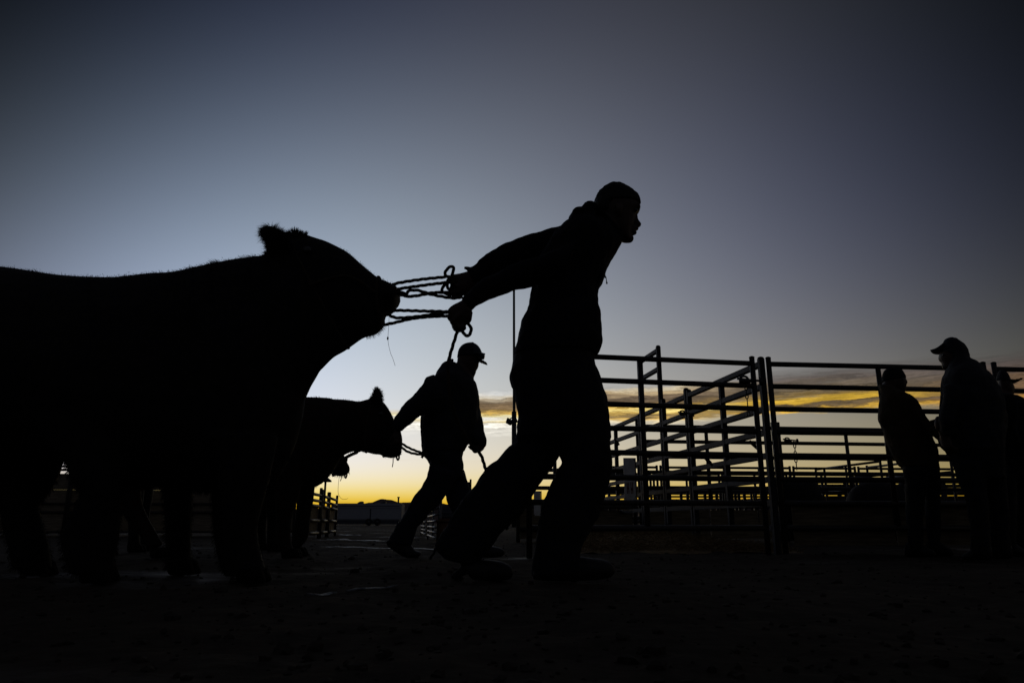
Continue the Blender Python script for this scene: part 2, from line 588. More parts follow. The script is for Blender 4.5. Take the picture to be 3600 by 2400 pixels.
def fuse(name, shapes, voxel, m, smooth=3, folds=0.0, fscale=12.0, base=(0, 0, 0), fstretch=(1, 1, 1)):
    V, Fc = join(*shapes)
    me = bpy.data.meshes.new('tmp')
    me.from_pydata([tuple(v) for v in V], [], Fc)
    o = bpy.data.objects.new('tmp', me)
    COL.objects.link(o)
    md = o.modifiers.new('r', 'REMESH')
    md.mode = 'VOXEL'
    md.voxel_size = voxel
    if smooth:
        ms = o.modifiers.new('s', 'SMOOTH')
        ms.factor = 0.5
        ms.iterations = smooth
    dg = bpy.context.evaluated_depsgraph_get()
    dg.update()
    out = bpy.data.meshes.new_from_object(o.evaluated_get(dg), depsgraph=dg)
    bpy.data.objects.remove(o)
    bpy.data.meshes.remove(me)
    out.name = name
    nv = len(out.vertices)
    co = np.empty(nv * 3)
    out.vertices.foreach_get('co', co)
    co = co.reshape(-1, 3)
    if folds:
        no = np.empty(nv * 3)
        out.vertices.foreach_get('normal', no)
        no = no.reshape(-1, 3)
        st = np.asarray(fstretch) * fscale
        d = np.array([mnoise.fractal(Vector(p * st), 1.0, 2.0, 3) for p in co])
        co = co + no * (np.clip(d, -1, 1) * folds)[:, None]
    co = co - np.asarray(base)
    out.vertices.foreach_set('co', co.ravel())
    out.materials.clear()
    out.materials.append(MATS[m])
    out.polygons.foreach_set('use_smooth', [True] * len(out.polygons))
    out.update()
    return out

def mesh_np(me):
    nv = len(me.vertices)
    co = np.empty(nv * 3); no = np.empty(nv * 3)
    me.vertices.foreach_get('co', co)
    me.vertices.foreach_get('normal', no)
    return co.reshape(-1, 3), no.reshape(-1, 3)

def fur(name, pts, nrm, length, flow, m, stand=0.5, width=0.0012, curl=0.4):
    """tapered hairs: two bent segments each, as real geometry"""
    n = len(pts)
    length = np.broadcast_to(length, (n,))
    flow = np.broadcast_to(np.asarray(flow, float), (n, 3))
    d0 = nrm * stand + flow * (1 - stand) + rng.normal(0, 0.18, (n, 3))
    d0 /= np.linalg.norm(d0, axis=1)[:, None]
    d1 = d0 + flow * curl + rng.normal(0, 0.22, (n, 3)) + (0, 0, -0.1)
    d1 /= np.linalg.norm(d1, axis=1)[:, None]
    L = (length * rng.uniform(0.6, 1.2, n))[:, None]
    p0 = pts - nrm * 0.004
    p1 = pts + d0 * L * 0.55
    p2 = p1 + d1 * L * 0.45
    s = np.cross(d0, rng.normal(0, 1, (n, 3)))
    s /= np.linalg.norm(s, axis=1)[:, None] + 1e-9
    V = np.stack([p0 - s * width, p0 + s * width, p1 + s * width * .7, p1 - s * width * .7, p2], 1).reshape(-1, 3)
    i = np.arange(n) * 5
    quads = np.stack([i, i + 1, i + 2, i + 3], 1)
    tris = np.stack([i + 3, i + 2, i + 4], 1)
    me = bpy.data.meshes.new(name)
    me.vertices.add(len(V)); me.vertices.foreach_set('co', V.ravel())
    loops = np.concatenate([quads.ravel(), tris.ravel()])
    me.loops.add(len(loops)); me.loops.foreach_set('vertex_index', loops)
    me.polygons.add(2 * n)
    st = np.concatenate([np.arange(n) * 4, 4 * n + np.arange(n) * 3])
    me.polygons.foreach_set('loop_start', st)
    me.update(calc_edges=True)
    me.validate()
    me.materials.append(MATS[m])
    return me

# ------------------------------------------------------------------ ground and mountains
def hash2(ix, iy, s):
    h = np.sin(ix * 127.1 + iy * 311.7 + s * 74.7) * 43758.5453
    return h - np.floor(h)

def vnoise(x, y, s=0):
    ix, iy = np.floor(x), np.floor(y)
    fx, fy = x - ix, y - iy
    fx, fy = fx * fx * (3 - 2 * fx), fy * fy * (3 - 2 * fy)
    a, b = hash2(ix, iy, s), hash2(ix + 1, iy, s)
    c, d = hash2(ix, iy + 1, s), hash2(ix + 1, iy + 1, s)
    return (a + (b - a) * fx) * (1 - fy) + (c + (d - c) * fx) * fy

def ground_z(x, y):
    r = np.hypot(x, y)
    z = (vnoise(x * 2.1, y * 2.1, 1) - .5) * 0.022 + (vnoise(x * 6.5, y * 6.5, 2) - .5) * 0.016 + (vnoise(x * 18, y * 18, 3) - .5) * 0.009
    return z * np.clip(1.2 - r / 60, 0.0, 1) * np.clip(r / 0.5, 0, 1) - 0.004

def build_ground():
    ang = np.concatenate([np.linspace(-46, 46, 420), np.linspace(46, 314, 135)[1:-1]])
    ang = np.radians(ang)
    r = [0.0, 0.15, 0.3]
    while r[-1] < 14: r.append(r[-1] * 1.013 + 0.002)
    while r[-1] < 9000: r.append(r[-1] * 1.05)
    r = np.array(r)
    A, Rr = np.meshgrid(ang, r)
    X, Y = np.sin(A) * Rr, np.cos(A) * Rr
    Z = ground_z(X, Y)
    V = np.stack([X, Y, Z], -1).reshape(-1, 3)
    na, nr = len(ang), len(r)
    i, j = np.meshgrid(np.arange(nr - 1), np.arange(na), indexing='ij')
    k = (j + 1) % na
    Fq = np.stack([i * na + j, i * na + k, (i + 1) * na + k, (i + 1) * na + j], -1)[:, :, ::-1].reshape(-1, 4)
    me = bpy.data.meshes.new('ground')
    me.vertices.add(len(V)); me.vertices.foreach_set('co', V.ravel())
    me.loops.add(Fq.size); me.loops.foreach_set('vertex_index', Fq.ravel())
    me.polygons.add(len(Fq)); me.polygons.foreach_set('loop_start', np.arange(len(Fq)) * 4)
    me.polygons.foreach_set('use_smooth', [True] * len(Fq))
    me.update(calc_edges=True)
    me.validate()
    me.materials.append(MATS['trampled_dirt'])
    tag(link('ground', me), 'dark trampled dirt of the show yard, damp in places', None, kind='structure')
build_ground()

def build_mountains():
    Y0 = 4200.0
    key = [(-900, 1182), (0, 1176), (500, 1172), (760, 1166), (840, 1156), (855, 1152.5), (866, 1148.5), (878, 1145.5), (885, 1146.2),
           (900, 1147.6), (912, 1152), (925, 1154.6), (938, 1152.2), (960, 1155), (1010, 1155.5), (1026, 1158), (1090, 1156), (1300, 1150),
           (1500, 1146), (1800, 1144), (2100, 1142), (2500, 1150), (3300, 1170)]
    xs = np.linspace(-900, 3300, 900)
    ys = np.interp(xs, [k[0] for k in key], [k[1] for k in key])
    ys += (vnoise(xs / 9, xs * 0, 5) - .5) * 2.0 + (vnoise(xs / 30, xs * 0, 6) - .5) * 2
    V, Fc = [], []
    for x, y in zip(xs, ys):
        p = at(x, y, Y0)
        h = max(p[2], 5)
        jit = (vnoise(np.array(x / 14), np.array(0.0), 8) - .5)
        V += [(p[0], Y0 - 900, -3), (p[0], Y0 - 420 + jit * 300, h * .42), (p[0], Y0, h), (p[0] * 1.15, Y0 + 1000, -3)]
    for i in range(len(xs) - 1):
        for j in range(3):
            Fc.append((4 * i + j, 4 * i + 4 + j, 4 * i + 5 + j, 4 * i + 1 + j))
    tag(link('mountains', mesh('mountains', V, Fc, 'mountain_rock', False)), 'low dark mountain ridge on the horizon', None, kind='structure')
build_mountains()

# ------------------------------------------------------------------ trailers, poles
def build_trailer():
    Y = 84.0
    p0, p1 = at(758, 1200, Y), at(921, 1200, Y)
    L = p1[0] - p0[0]
    top = at(840, 1155.2, Y)[2]
    t = thing('stock_trailer', 'long white enclosed trailer with twin wheels parked far off below the mountains', 'trailer', (p0[0], Y, 0))
    D = 2.5
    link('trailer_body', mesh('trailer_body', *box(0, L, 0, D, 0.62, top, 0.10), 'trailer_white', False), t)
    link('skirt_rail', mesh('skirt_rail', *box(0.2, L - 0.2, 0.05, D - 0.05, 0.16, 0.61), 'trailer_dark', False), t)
    link('roof_edge', mesh('roof_edge', *box(0.25, L - 0.25, -0.03, 0.0, top - 0.34, top - 0.28), 'trailer_dark', False), t)
    link('side_door', mesh('side_door', *box(L * .555, L * .572, -0.02, 0.0, 0.7, 1.9), 'trailer_dark', False), t)
    link('belt_seam', mesh('belt_seam', *box(0.3, L - 0.2, -0.015, 0.0, 1.88, 1.92), 'trailer_dark', False), t)
    wheel = None
    for fx in (0.545, 0.665):
        th = np.linspace(0, 2 * pi, 24, endpoint=False)
        prof = [(0.0, .20), (0.0, .36), (0.04, .40), (0.2, .40), (0.24, .36), (0.24, .20)]
        V = np.array([(np.cos(a) * r, d, np.sin(a) * r) for d, r in prof for a in th])
        Fc = [(i * 24 + j, i * 24 + (j + 1) % 24, (i + 1) * 24 + (j + 1) % 24, (i + 1) * 24 + j) for i in range(5) for j in range(24)]
        w = link('wheel', mesh('wheel', V, Fc, 'tyre_rubber'), t, (L * fx, -0.06, 0.40))
        link('rim', mesh('rim', *tube([(0, .03, 0), (0, .06, 0), (0, .2, 0)], [.205, .19, .2], 18), 'galvanised'), w)
    for fx, wd, hh in ((.355, .3, .24), (.405, .32, .27), (.535, .42, .07), (.69, .3, .2), (.735, .34, .24)):
        V, Fc = box(-wd / 2, wd / 2, -0.4, 0.4, 0, hh, 0.05)
        if fx in (.355, .69):
            V = V + np.stack([V[:, 2] * 1.3, 0 * V[:, 2], 0 * V[:, 2]], 1)
        link('roof_vent', mesh('roof_vent', V, Fc, 'trailer_dark', False), t, (L * fx, 1.2, top - 0.02))
    return t
build_trailer()

def build_dark_trailer():
    Y = 70.0
    p0, p1 = at(1006, 1200, Y), at(1150, 1200, Y)
    L = p1[0] - p0[0]
    top = at(1020, 1161, Y)[2]
    t = thing('cargo_trailer', 'dark boxy trailer parked far off behind the capped boy\'s legs', 'trailer', (p0[0], Y, 0))
    link('trailer_body', mesh('trailer_body', *box(0, L, 0, 2.4, 0.5, top, 0.1), 'trailer_dark'), t)
    for i, z in enumerate((0.9, 1.25, 1.6)):
        link('side_slat', mesh('side_slat', *box(0.1, L - .1, -0.03, 0.0, z, z + .08), 'galvanised', False), t)
    for fx in (.4, .52):
        link('wheel', mesh('wheel', *tube([(0, 0, 0), (0, .04, 0), (0, .2, 0), (0, .24, 0)], [.3, .38, .38, .3], 20), 'tyre_rubber'), t, (L * fx, -0.05, 0.38))
build_dark_trailer()

def build_light_pole(x, ytop, Y, r, label, heads):
    top = at(x, ytop, Y)
    t = thing('light_pole', label, 'light pole', (top[0], Y, 0))
    link('pole', mesh('pole', *tube([(0, 0, 0), (0, 0, top[2] * .5), (0, 0, top[2])], [r * 1.2, r, r * .85], 12), 'pole_metal'), t)
    zb = at(x, 945, Y)[2]
    link('pole_base', mesh('pole_base', *tube([(0, 0, 0), (0, 0, zb * .5), (0, 0, zb)], r * 1.75, 12), 'pole_metal'), t)
    for hx, hy, w, tilt in heads:
        p = at(hx, hy, Y)
        lx, lz = p[0] - top[0], p[2]
        br = link('bracket', mesh('bracket', *tube([(0, 0, lz + w * .55), (lx * .6, 0, lz + w * .55), (lx, 0, lz + w * .3)], w * .09, 8), 'pole_metal'), t)
        V, Fc = box(-w / 2, w / 2, -w * .45, w * .45, -w * .38, w * .38, w * .06)
        V[:, 0] *= 1 + V[:, 2] / w * 0.35
        h = link('floodlight', mesh('floodlight', V, Fc, 'pole_metal'), t, (lx, 0, lz), (0, tilt, 0))
        link('lens', mesh('lens', *box(-w * .4, w * .4, -w * .36, w * .36, -w * .41, -w * .385), 'lamp_glass', False), h)
    return t
build_light_pole(1180.5, 652, 45, 0.088, 'tall thin light pole with a floodlight part way up, rising behind the hooded man', [(1170, 968, 0.42, 0.5), (1184, 967, 0.26, -0.4)])
def yard_lamp():
    p = at(748, 1102.5, 30)
    t = thing('yard_lamp', 'short street lamp with cone shade above the left pen fence', 'lamp', (p[0], 30, 0))
    link('pole', mesh('pole', *tube([(0, 0, 0), (0, 0, p[2] - .03)], 0.045, 10), 'pole_metal'), t)
    link('lamp_shade', mesh('lamp_shade', *tube([(0, 0, p[2] - .06), (0, 0, p[2]), (0, 0, p[2] + .12), (0, 0, p[2] + .16)], [.26, .24, .08, .04], 14), 'pole_metal'), t)
yard_lamp()
def thin_mast():
    p = at(915.4, 1142, 95)
    t = thing('utility_mast', 'thin utility mast standing behind the white trailer\'s right end', 'mast', (p[0], 95, 0))
    link('pole', mesh('pole', *tube([(0, 0, 0), (0, 0, p[2])], 0.11, 8), 'pole_metal'), t)
    link('cap', mesh('cap', *tube([(0, 0, p[2] - .05), (0, 0, p[2] + .1)], 0.16, 8), 'pole_metal'), t)
thin_mast()

# ------------------------------------------------------------------ livestock panels
RAILS8 = [0.18 + i * 0.1715 for i in range(8)]
def panel(name, label, p0, p1, rails, top, r=0.0198, stiles=(0.5,), square=False, posts=(True, True), m='panel_paint', group='livestock panels of the show pens',
          boards=(), board_mat='plywood', foot=True, rr=None, post_r=None):
    p0, p1 = np.array(p0, float), np.array(p1, float)
    d = p1 - p0
    L = float(np.hypot(*d))
    t = thing(name, label, 'fence panel', (p0[0], p0[1], 0), math.atan2(d[1], d[0]), group)
    rr = rr or r
    pr = post_r or r
    def bar(a, b, rad):
        if square:
            a, b = np.array(a, float), np.array(b, float)
            if abs(b[2] - a[2]) > abs(b[0] - a[0]):
                return box(a[0] - rad, a[0] + rad, -rad, rad, a[2], b[2], rad * .2)
            return box(a[0], b[0], -rad, rad, a[2] - rad, a[2] + rad, rad * .2)
        return tube([a, (np.array(a) * .5 + np.array(b) * .5), b], rad, 14)
    rail_me = mesh('rail', *bar((pr * .8, 0, 0), (L - pr * .8, 0, 0), rr), m, not square)
    for z in rails:
        link('rail', rail_me, t, (0, 0, z))
    post_me = mesh('post', *bar((0, 0, -0.03), (0, 0, top), pr), m, not square)
    for q, x in zip(posts, (0, L)):
        if q:
            o = link('post', post_me, t, (x, 0, 0))
            link('post_cap', mesh('post_cap', *tube([(0, 0, top), (0, 0, top + .006), (0, 0, top + .012)], [pr * 1.08, pr * 1.05, pr * .5], 12), m), o)
    if stiles:
        sm = mesh('stile', *bar((0, 0, rails[0]), (0, 0, rails[-1]), rr * .97), m, not square)
        for f in stiles:
            link('stile', sm, t, (L * f, 0.002, 0))
    for (x0, x1, z0, z1) in boards:
        link('plywood_board', mesh('plywood_board', *box(x0 * L, x1 * L, rr + .002, rr + .016, z0, z1), board_mat, False), t)
    return t

def g2(x, Y):
    p = at(x, 1200, Y)
    return (p[0], Y)

GA, GB = ground_at(1216, 1277), ground_at(1771, 1272.5)
pA = panel('pipe_fence', 'near pipe fence panel between the hooded man\'s front leg and the chained gate posts',
           (GA[0], GA[1]), (GB[0] - .018, GB[1]), RAILS8, 1.425, stiles=(.485,))
# right-hand panel and its neighbour off the edge
c0 = np.array([GB[0] + .068, GB[1] + 0.02])
c1 = at(2258, 840, 5.43)[:2]
panel('pipe_fence', 'near pipe fence panel behind the man in the beanie, plywood along its foot', c0 + (.045, 0), c1, RAILS8, 1.425,
      boards=((.05, .49, .06, .335), (.50, .97, .06, .335)))
dd = (c1 - c0) / np.linalg.norm(c1 - c0)
panel('pipe_fence', 'pipe fence panel at the right edge of the photo behind the hatted person', c1 + dd * .09, c1 + dd * 2.0, RAILS8, 1.425)

# alley fence: square tube panels running away from the hinge post
az_a = R(-9.3)
da = np.array([sin(az_a), cos(az_a)])
h0 = np.array([GB[0] + .056, GB[1] + 0.02])
SQ = dict(square=True, r=0.0215, m='square_tube_paint')
def along(s): return h0 + da * s
panel('pipe_fence', 'square tube fence panel running back from the chained posts, first of the alley side', along(0), along(1.37), RAILS8, 1.425, group='square tube panels along the alley', **SQ)
panel('pipe_fence', 'square tube fence panel, second along the alley behind the chained posts', along(1.43), along(2.03), RAILS8, 1.45, stiles=(), group='square tube panels along the alley', **SQ)
panel('pipe_fence', 'square tube fence panel at the far end of the alley beside the white sign', along(2.76), along(4.4), RAILS8, 1.40, stiles=(.55,), group='square tube panels along the alley', **SQ)
gz = RAILS8 + [1.79, 1.99]
gate = panel('alley_gate', 'tall square tube walk-through gate with raised header, rising above the other panels', along(2.09), along(2.70), gz, 2.03, stiles=(), group=None, **SQ)
gate['category'] = 'gate'

# white signs hung on the alley side
def sign(label, x0, x1, y0, y1, Y, marks):
    a, b = at(x0, y0, Y), at(x1, y1, Y)
    w, h = b[0] - a[0], a[2] - b[2]
    t = thing('sign_board', label, 'sign', (a[0], Y, b[2]))
    link('board', mesh('board', *box(0, w, 0, .012, 0, h, .003), 'white_board', False), t)
    link('edge_trim', mesh('edge_trim', *box(w + .001, w + .012, -.004, .014, 0, h), 'ply_weathered', False), t)
    for sx, sz in ((.06, .04), (.94, .07), (.93, .96)):
        link('screw', mesh('screw', *tube([(0, -.004, 0), (0, 0, 0)], .006, 8), 'chain_steel'), t, (w * sx, 0, h * sz))
    for mx, mz, mw, mh in marks:
        link('mark', mesh('mark', *box(w * (mx - mw / 2), w * (mx + mw / 2), -.0025, -.0005, h * (mz - mh / 2), h * (mz + mh / 2)), 'red_marker', False), t)
    return t
marks = [(.25, .27, .07, .26), (.38, .27, .07, .26), (.315, .27, .08, .05), (.58, .28, .07, .28), (.72, .28, .07, .28), (.65, .25, .08, .05)]
sign('white board with faded reddish strokes hung on the alley fence beyond the near panel', 1431.5, 1461.5, 1051, 1147, 7.75, marks)
sign('small plain white board seen between the hooded man\'s legs', 1226, 1242, 1127, 1184, 7.9, [])

# cross fences further back
RAILS6 = [0.445 + i * 0.186 for i in range(6)]
q0, q1 = np.array(g2(1473, 8.75)), np.array(g2(1801, 8.95))
qd = (q1 - q0) / np.linalg.norm(q1 - q0)
W4 = float(np.linalg.norm(q1 - q0))
BD = ((.02, .49, .04, .37), (.50, .98, .04, .37))
panel('pipe_fence', 'middle-distance cross fence panel left of the twin posts, plywood along its foot', q0, q1 - qd * .035, RAILS6, 1.44, r=.023, boards=BD, group='cross fence panels in the middle distance')
panel('pipe_fence', 'middle-distance cross fence panel right of the twin posts, behind the beanie man', q1 + qd * .035, q1 + qd * (W4 + .035), RAILS6, 1.44, r=.023, boards=BD, group='cross fence panels in the middle distance')
panel('pipe_fence', 'middle-distance cross fence panel behind the man in the cap at right', q1 + qd * (W4 + .11), q1 + qd * (2 * W4 + .11), RAILS6, 1.44, r=.023, boards=BD, group='cross fence panels in the middle distance')
panel('pipe_fence', 'middle-distance cross fence panel seen between the hooded man\'s legs, lined with plywood', g2(1190, 8.55), q0 - qd * .07, [.15, .40, .62, .83], 0.86, r=.023, boards=BD, group='cross fence panels in the middle distance')

def far_row(Y, x0, x1, n, label, rails, top, r, slope=0.08):
    a, b = at(x0, 1200, Y)[0], at(x1, 1200, Y)[0]
    w = (b - a) / n
    names = ['first', 'second', 'third', 'fourth', 'fifth', 'sixth', 'seventh', 'eighth']
    for i in range(n):
        xa = a + i * w
        panel('pipe_fence', label % names[i], (xa + .04, Y + slope * (xa - a)), (xa + w - .04, Y + slope * (xa + w - a)), rails, top, r=r, group='far cross fence panels behind the pens')
RF = [0.25, 0.55, 0.88, 1.127, 1.385]
far_row(15.4, 1360, 2330, 6, 'far cross fence panel, %s from the left of the nearer far row', RF, 1.42, .026)
far_row(17.6, 1340, 2330, 6, 'far cross fence panel, %s from the left of the rear far row', [0.35, .70, 1.05, 1.26, 1.394], 1.43, .03)
far_row(30.0, 1380, 2100, 5, 'farthest low fence panel, %s from the left of the last row', [0.4, .9, 1.55], 1.7, .05)
far_row(22.0, 1874, 2335, 3, 'dense slatted far fence panel, %s from the left behind the capped men', [.3, .45, .6, .75, .88, .98, 1.095, 1.21, 1.325, 1.44], 1.5, .048, 0.02)
# side panels of the far pens, running along the alley direction
for i, (x, Y, s, lab) in enumerate(((2039, 14.0, 2.2, 'far pen side panel running back left of the capped man'),
                                    (2205, 13.2, 2.4, 'far pen side panel running back beneath the capped man\'s arm'))):
    p = np.array(g2(x, Y))
    panel('pipe_fence', lab, p, p + da * s, RF, 1.42, r=.024, group='side panels of the far pens')

def open_shed():
    Y = 40.0
    z1, z0 = at(1600, 1116, Y)[2], at(1600, 1133.5, Y)[2]
    xa, xb = at(1395, 1120, Y)[0], at(1872, 1120, Y)[0]
    t = thing('open_shed', 'long low open-sided shed roof on thin posts far behind the pens', 'shed', (xa, Y, 0))
    L = xb - xa
    link('roof', mesh('roof', *box(0, L, 0, 5, z0 + .14, z1, .03), 'trailer_dark', False), t)
    link('fascia', mesh('fascia', *box(-.1, L + .1, -.06, -.005, z0, z1 - .08), 'trailer_dark', False), t)
    pm = mesh('post', *box(-.07, .07, 0, .14, 0, z0 + .14), 'pole_metal', False)
    for x in (1400, 1437, 1470, 1508, 1540, 1566, 1581, 1596, 1621, 1636, 1648, 1668, 1675.5, 1683, 1691, 1699, 1712, 1735, 1762, 1790, 1830, 1868):
        link('post', pm, t, (at(x, 1140, Y)[0] - xa, .1, 0))
    rm = mesh('side_rail', *box(0, L, .02, .08, -.05, .05), 'pole_metal', False)
    link('side_rail', rm, t, (0, 0, at(1600, 1140, Y)[2]))
open_shed()

# left pens: plywood-lined fence facing us, then the alley side
def lined(label, p0, p1, boards, rails, top, m='plywood', group='plywood-lined pen fences on the left', stiles=()):
    return panel('pen_fence', label, p0, p1, rails, top, r=.022, stiles=stiles, boards=boards, board_mat=m, group=group)
LZ = [.06, .42, .575, 1.2, 1.265, 1.40]
LB = tuple((a, b, c, d) for a, b in ((.005, .332), (.335, .665), (.668, .995)) for c, d in ((.08, .418), (.42, .831), (.8325, 1.13)))
lx = np.linspace(-420, 640, 5)
for i in range(4):
    Y = 13.2
    a, b = at(lx[i], 1200, Y)[0], at(lx[i + 1], 1200, Y)[0]
    lab = ['plywood-lined pen fence at the far left edge behind the big steer', 'plywood-lined pen fence seen between the big steer\'s hind legs',
           'plywood-lined pen fence seen between the big steer\'s legs and belly', 'plywood-lined pen fence beside the second steer\'s front legs'][i]
    lined(lab, (a + .023, Y + .25 * i), (b - .023, Y + .25 * i + .25), LB, LZ, 1.45, ('plywood', 'ply_weathered')[i % 2])
s0 = np.array(g2(700, 9.9)); s1 = np.array(g2(733, 10.9)); s2 = np.array(g2(751, 11.9)); s3 = np.array(g2(771, 13.3))
SB = ((.02, .49, .27, .45), (.51, .98, .27, .45), (.02, .49, .05, .24), (.51, .98, .05, .24))
SZ = [.08, .255, .46, .535, .62]
lined('low plywood pen side just right of the second steer\'s front legs', s0, s1, SB, SZ, .72)
lined('low plywood pen side, middle section left of the white trailer', s1 + (.01, .03), s2, SB, SZ, .70, 'ply_weathered')
lined('low plywood pen side, last section touching the white trailer\'s left end', s2 + (.01, .03), s3, SB, SZ, .70)
gt = np.array(g2(617, 9.4)); gt2 = np.array(g2(635, 9.55))
panel('pen_gate', 'narrow ladder-like pen gate between the steers\' front legs', gt, gt2, [.1, .22, .34, .46, .58], .66, r=.012, stiles=(), group=None, m='galvanised')['category'] = 'gate'
# wires and posts above the alley side
# right side of the alley, seen between the second handler's legs
r0 = np.array(g2(1012, 7.6)); r1 = np.array(g2(968, 14.0))
panel('pipe_fence', 'low alley fence panel receding behind the capped boy\'s legs', r0, (r0 + r1) / 2 - (0, .03), [.05, .11, .17, .24, .31, .38], .44, r=.012, m='galvanised', group='low panels on the right of the alley')
panel('pipe_fence', 'farther low alley fence panel receding behind the capped boy\'s back leg', (r0 + r1) / 2 + (0, .03), r1, [.05, .11, .17, .24, .31, .38], .44, r=.012, m='galvanised', group='low panels on the right of the alley')
pp = at(1081, 1100, 8.0)
t = thing('fence_post', 'pair of dark posts standing between the two handlers\' legs', 'post', (pp[0], 8.0, 0))
link('post', mesh('post', *tube([(0, 0, -.05), (0, 0, pp[2])], .011, 10), 'panel_paint'), t)
link('post', mesh('post', *tube([(-.019, 0, -.05), (-.019, 0, pp[2] - .03)], .011, 10), 'panel_paint'), t)
pp = at(1274, 1052, 8.3)
t = thing('fence_post', 'single dark post in the gap between the hooded man\'s legs', 'post', (pp[0], 8.3, 0))
link('post', mesh('post', *tube([(0, 0, -.05), (0, 0, pp[2] + .3)], .022, 10), 'panel_paint'), t)
link('post_cap', mesh('post_cap', *tube([(0, 0, pp[2] + .3), (0, 0, pp[2] + .31)], .025, 10), 'panel_paint'), t)
# feed bin
a = at(1003, 1190, 5.9)
b = at(1045, 1240, 5.9)
t = thing('feed_bin', 'brown rusty bin with rounded corners behind the hooded man\'s back leg', 'bin', (a[0], 5.9, 0))
link('bin_body', mesh('bin_body', *box(0, b[0] - a[0], 0, .2, 0, a[2], .02), 'rust_bin'), t)
link('bin_rim', mesh('bin_rim', *box(-.006, b[0] - a[0] + .006, -.006, .206, a[2] - .03, a[2] - .012, .004), 'rust_bin'), t)

# chains and latches
def chain(label, pts, Y, link_l=.036, wire=.0042):
    P = resample(spline([at(x, y, Y) for x, y in pts], 8), link_l * .78)
    t = thing('latch_chain', label, 'chain', tuple(P[0]))
    th = np.linspace(0, 2 * pi, 17)[:-1]
    loop = np.stack([np.cos(th) * link_l * .27, 0 * th, np.sin(th) * link_l * .5], 1)
    V, Fc = tube(np.concatenate([loop, loop[:2]]), wire, 6, cap=False)
    me = mesh('chain_link', V, Fc, 'chain_steel')
    for i in range(len(P) - 1):
        c = (P[i] + P[i + 1]) / 2
        d = Vector(P[i + 1] - P[i])
        q = d.to_track_quat('Z', 'Y').to_euler()
        o = link('chain_link', me, t, tuple(c - P[0]))
        o.rotation_euler = (q.to_matrix() @ Matrix.Rotation(pi / 2 * (i % 2) + .3, 3, 'Z')).to_euler()
    return t
chain('rusty chain hanging from the latch on the near gate posts', [px('f', 1219, 372), px('f', 1221, 430), px('f', 1228, 500), px('f', 1233, 560), px('f', 1237, 612)], 5.17)
chain('thin chain dangling from the middle-distance twin posts', [px('g', 372, 780), px('g', 380, 820), px('g', 384, 880), px('g', 390, 940), px('g', 394, 980)], 8.86, .05, .006)
chain('dark chain hanging low below the near gate post', [px('f', 1300, 1225), px('f', 1306, 1290), px('f', 1310, 1345)], 5.6)
def latch(label, cx, cy, Y, k=1.0):
    p = at(cx, cy, Y)
    t = thing('gate_latch', label, 'latch', tuple(p))
    link('clamp', mesh('clamp', *box(-.075 * k, .01 * k, -.02, .02, -.012 * k, .012 * k, .004), 'chain_steel'), t)
    th = np.linspace(0, 2 * pi, 20)
    link('ring', mesh('ring', *tube(np.stack([np.cos(th) * .03 * k - .04 * k, 0 * th, np.sin(th) * .026 * k + .012 * k], 1), .009 * k, 8), 'chain_steel'), t)
    link('bolt', mesh('bolt', *tube([(-.09 * k, 0, .02 * k), (.10 * k, 0, 0)], .009 * k, 8), 'chain_steel'), t)
    link('pin', mesh('pin', *tube([(.085 * k, 0, -.03 * k), (.085 * k, 0, .025 * k)], .014 * k, 8), 'chain_steel'), t)
latch('chain latch clamped round the near gate posts', *px('f', 1245, 372), 5.14)
latch('pin latch clamped on the middle-distance twin posts', *px('g', 350, 782), 8.84)
latch('clamp on the second alley post behind the near panel', *px('f', 805, 597), 6.55, .8)
for sx, sy, lab in ((1262, 800, 'strap end hanging on an alley rail beside the gate posts'), (955, 915, 'strap end hanging on an alley rail near the middle of the near panel')):
    a = at(*px('f', sx, sy), 5.6)
    t = thing('hanging_strap', lab, 'strap', tuple(a), 0, 'strap ends on the alley rails')
    link('strap', mesh('strap', *tube([(-.02, 0, .02), (0, 0, 0), (.02, .0, -.02), (.035, 0, -.045)], [.012, .014, .014, .006], 8), 'black_jacket'), t)
    link('buckle', mesh('buckle', *box(-.014, .014, -.012, .012, .004, .02), 'chain_steel', False), t)
a = at(*px('f', 312, 765), 8.4)
t = thing('hanging_strap', 'short cord slanting from a post beside the hooded man\'s front thigh', 'cord', tuple(a))
link('strap', mesh('strap', *tube([at(*px('f', 312, 765), 8.4) - a, at(*px('f', 335, 795), 8.4) - a, at(*px('f', 347, 812), 8.4) - a], [.008, .016, .01], 8), 'rope_fibre'), t)

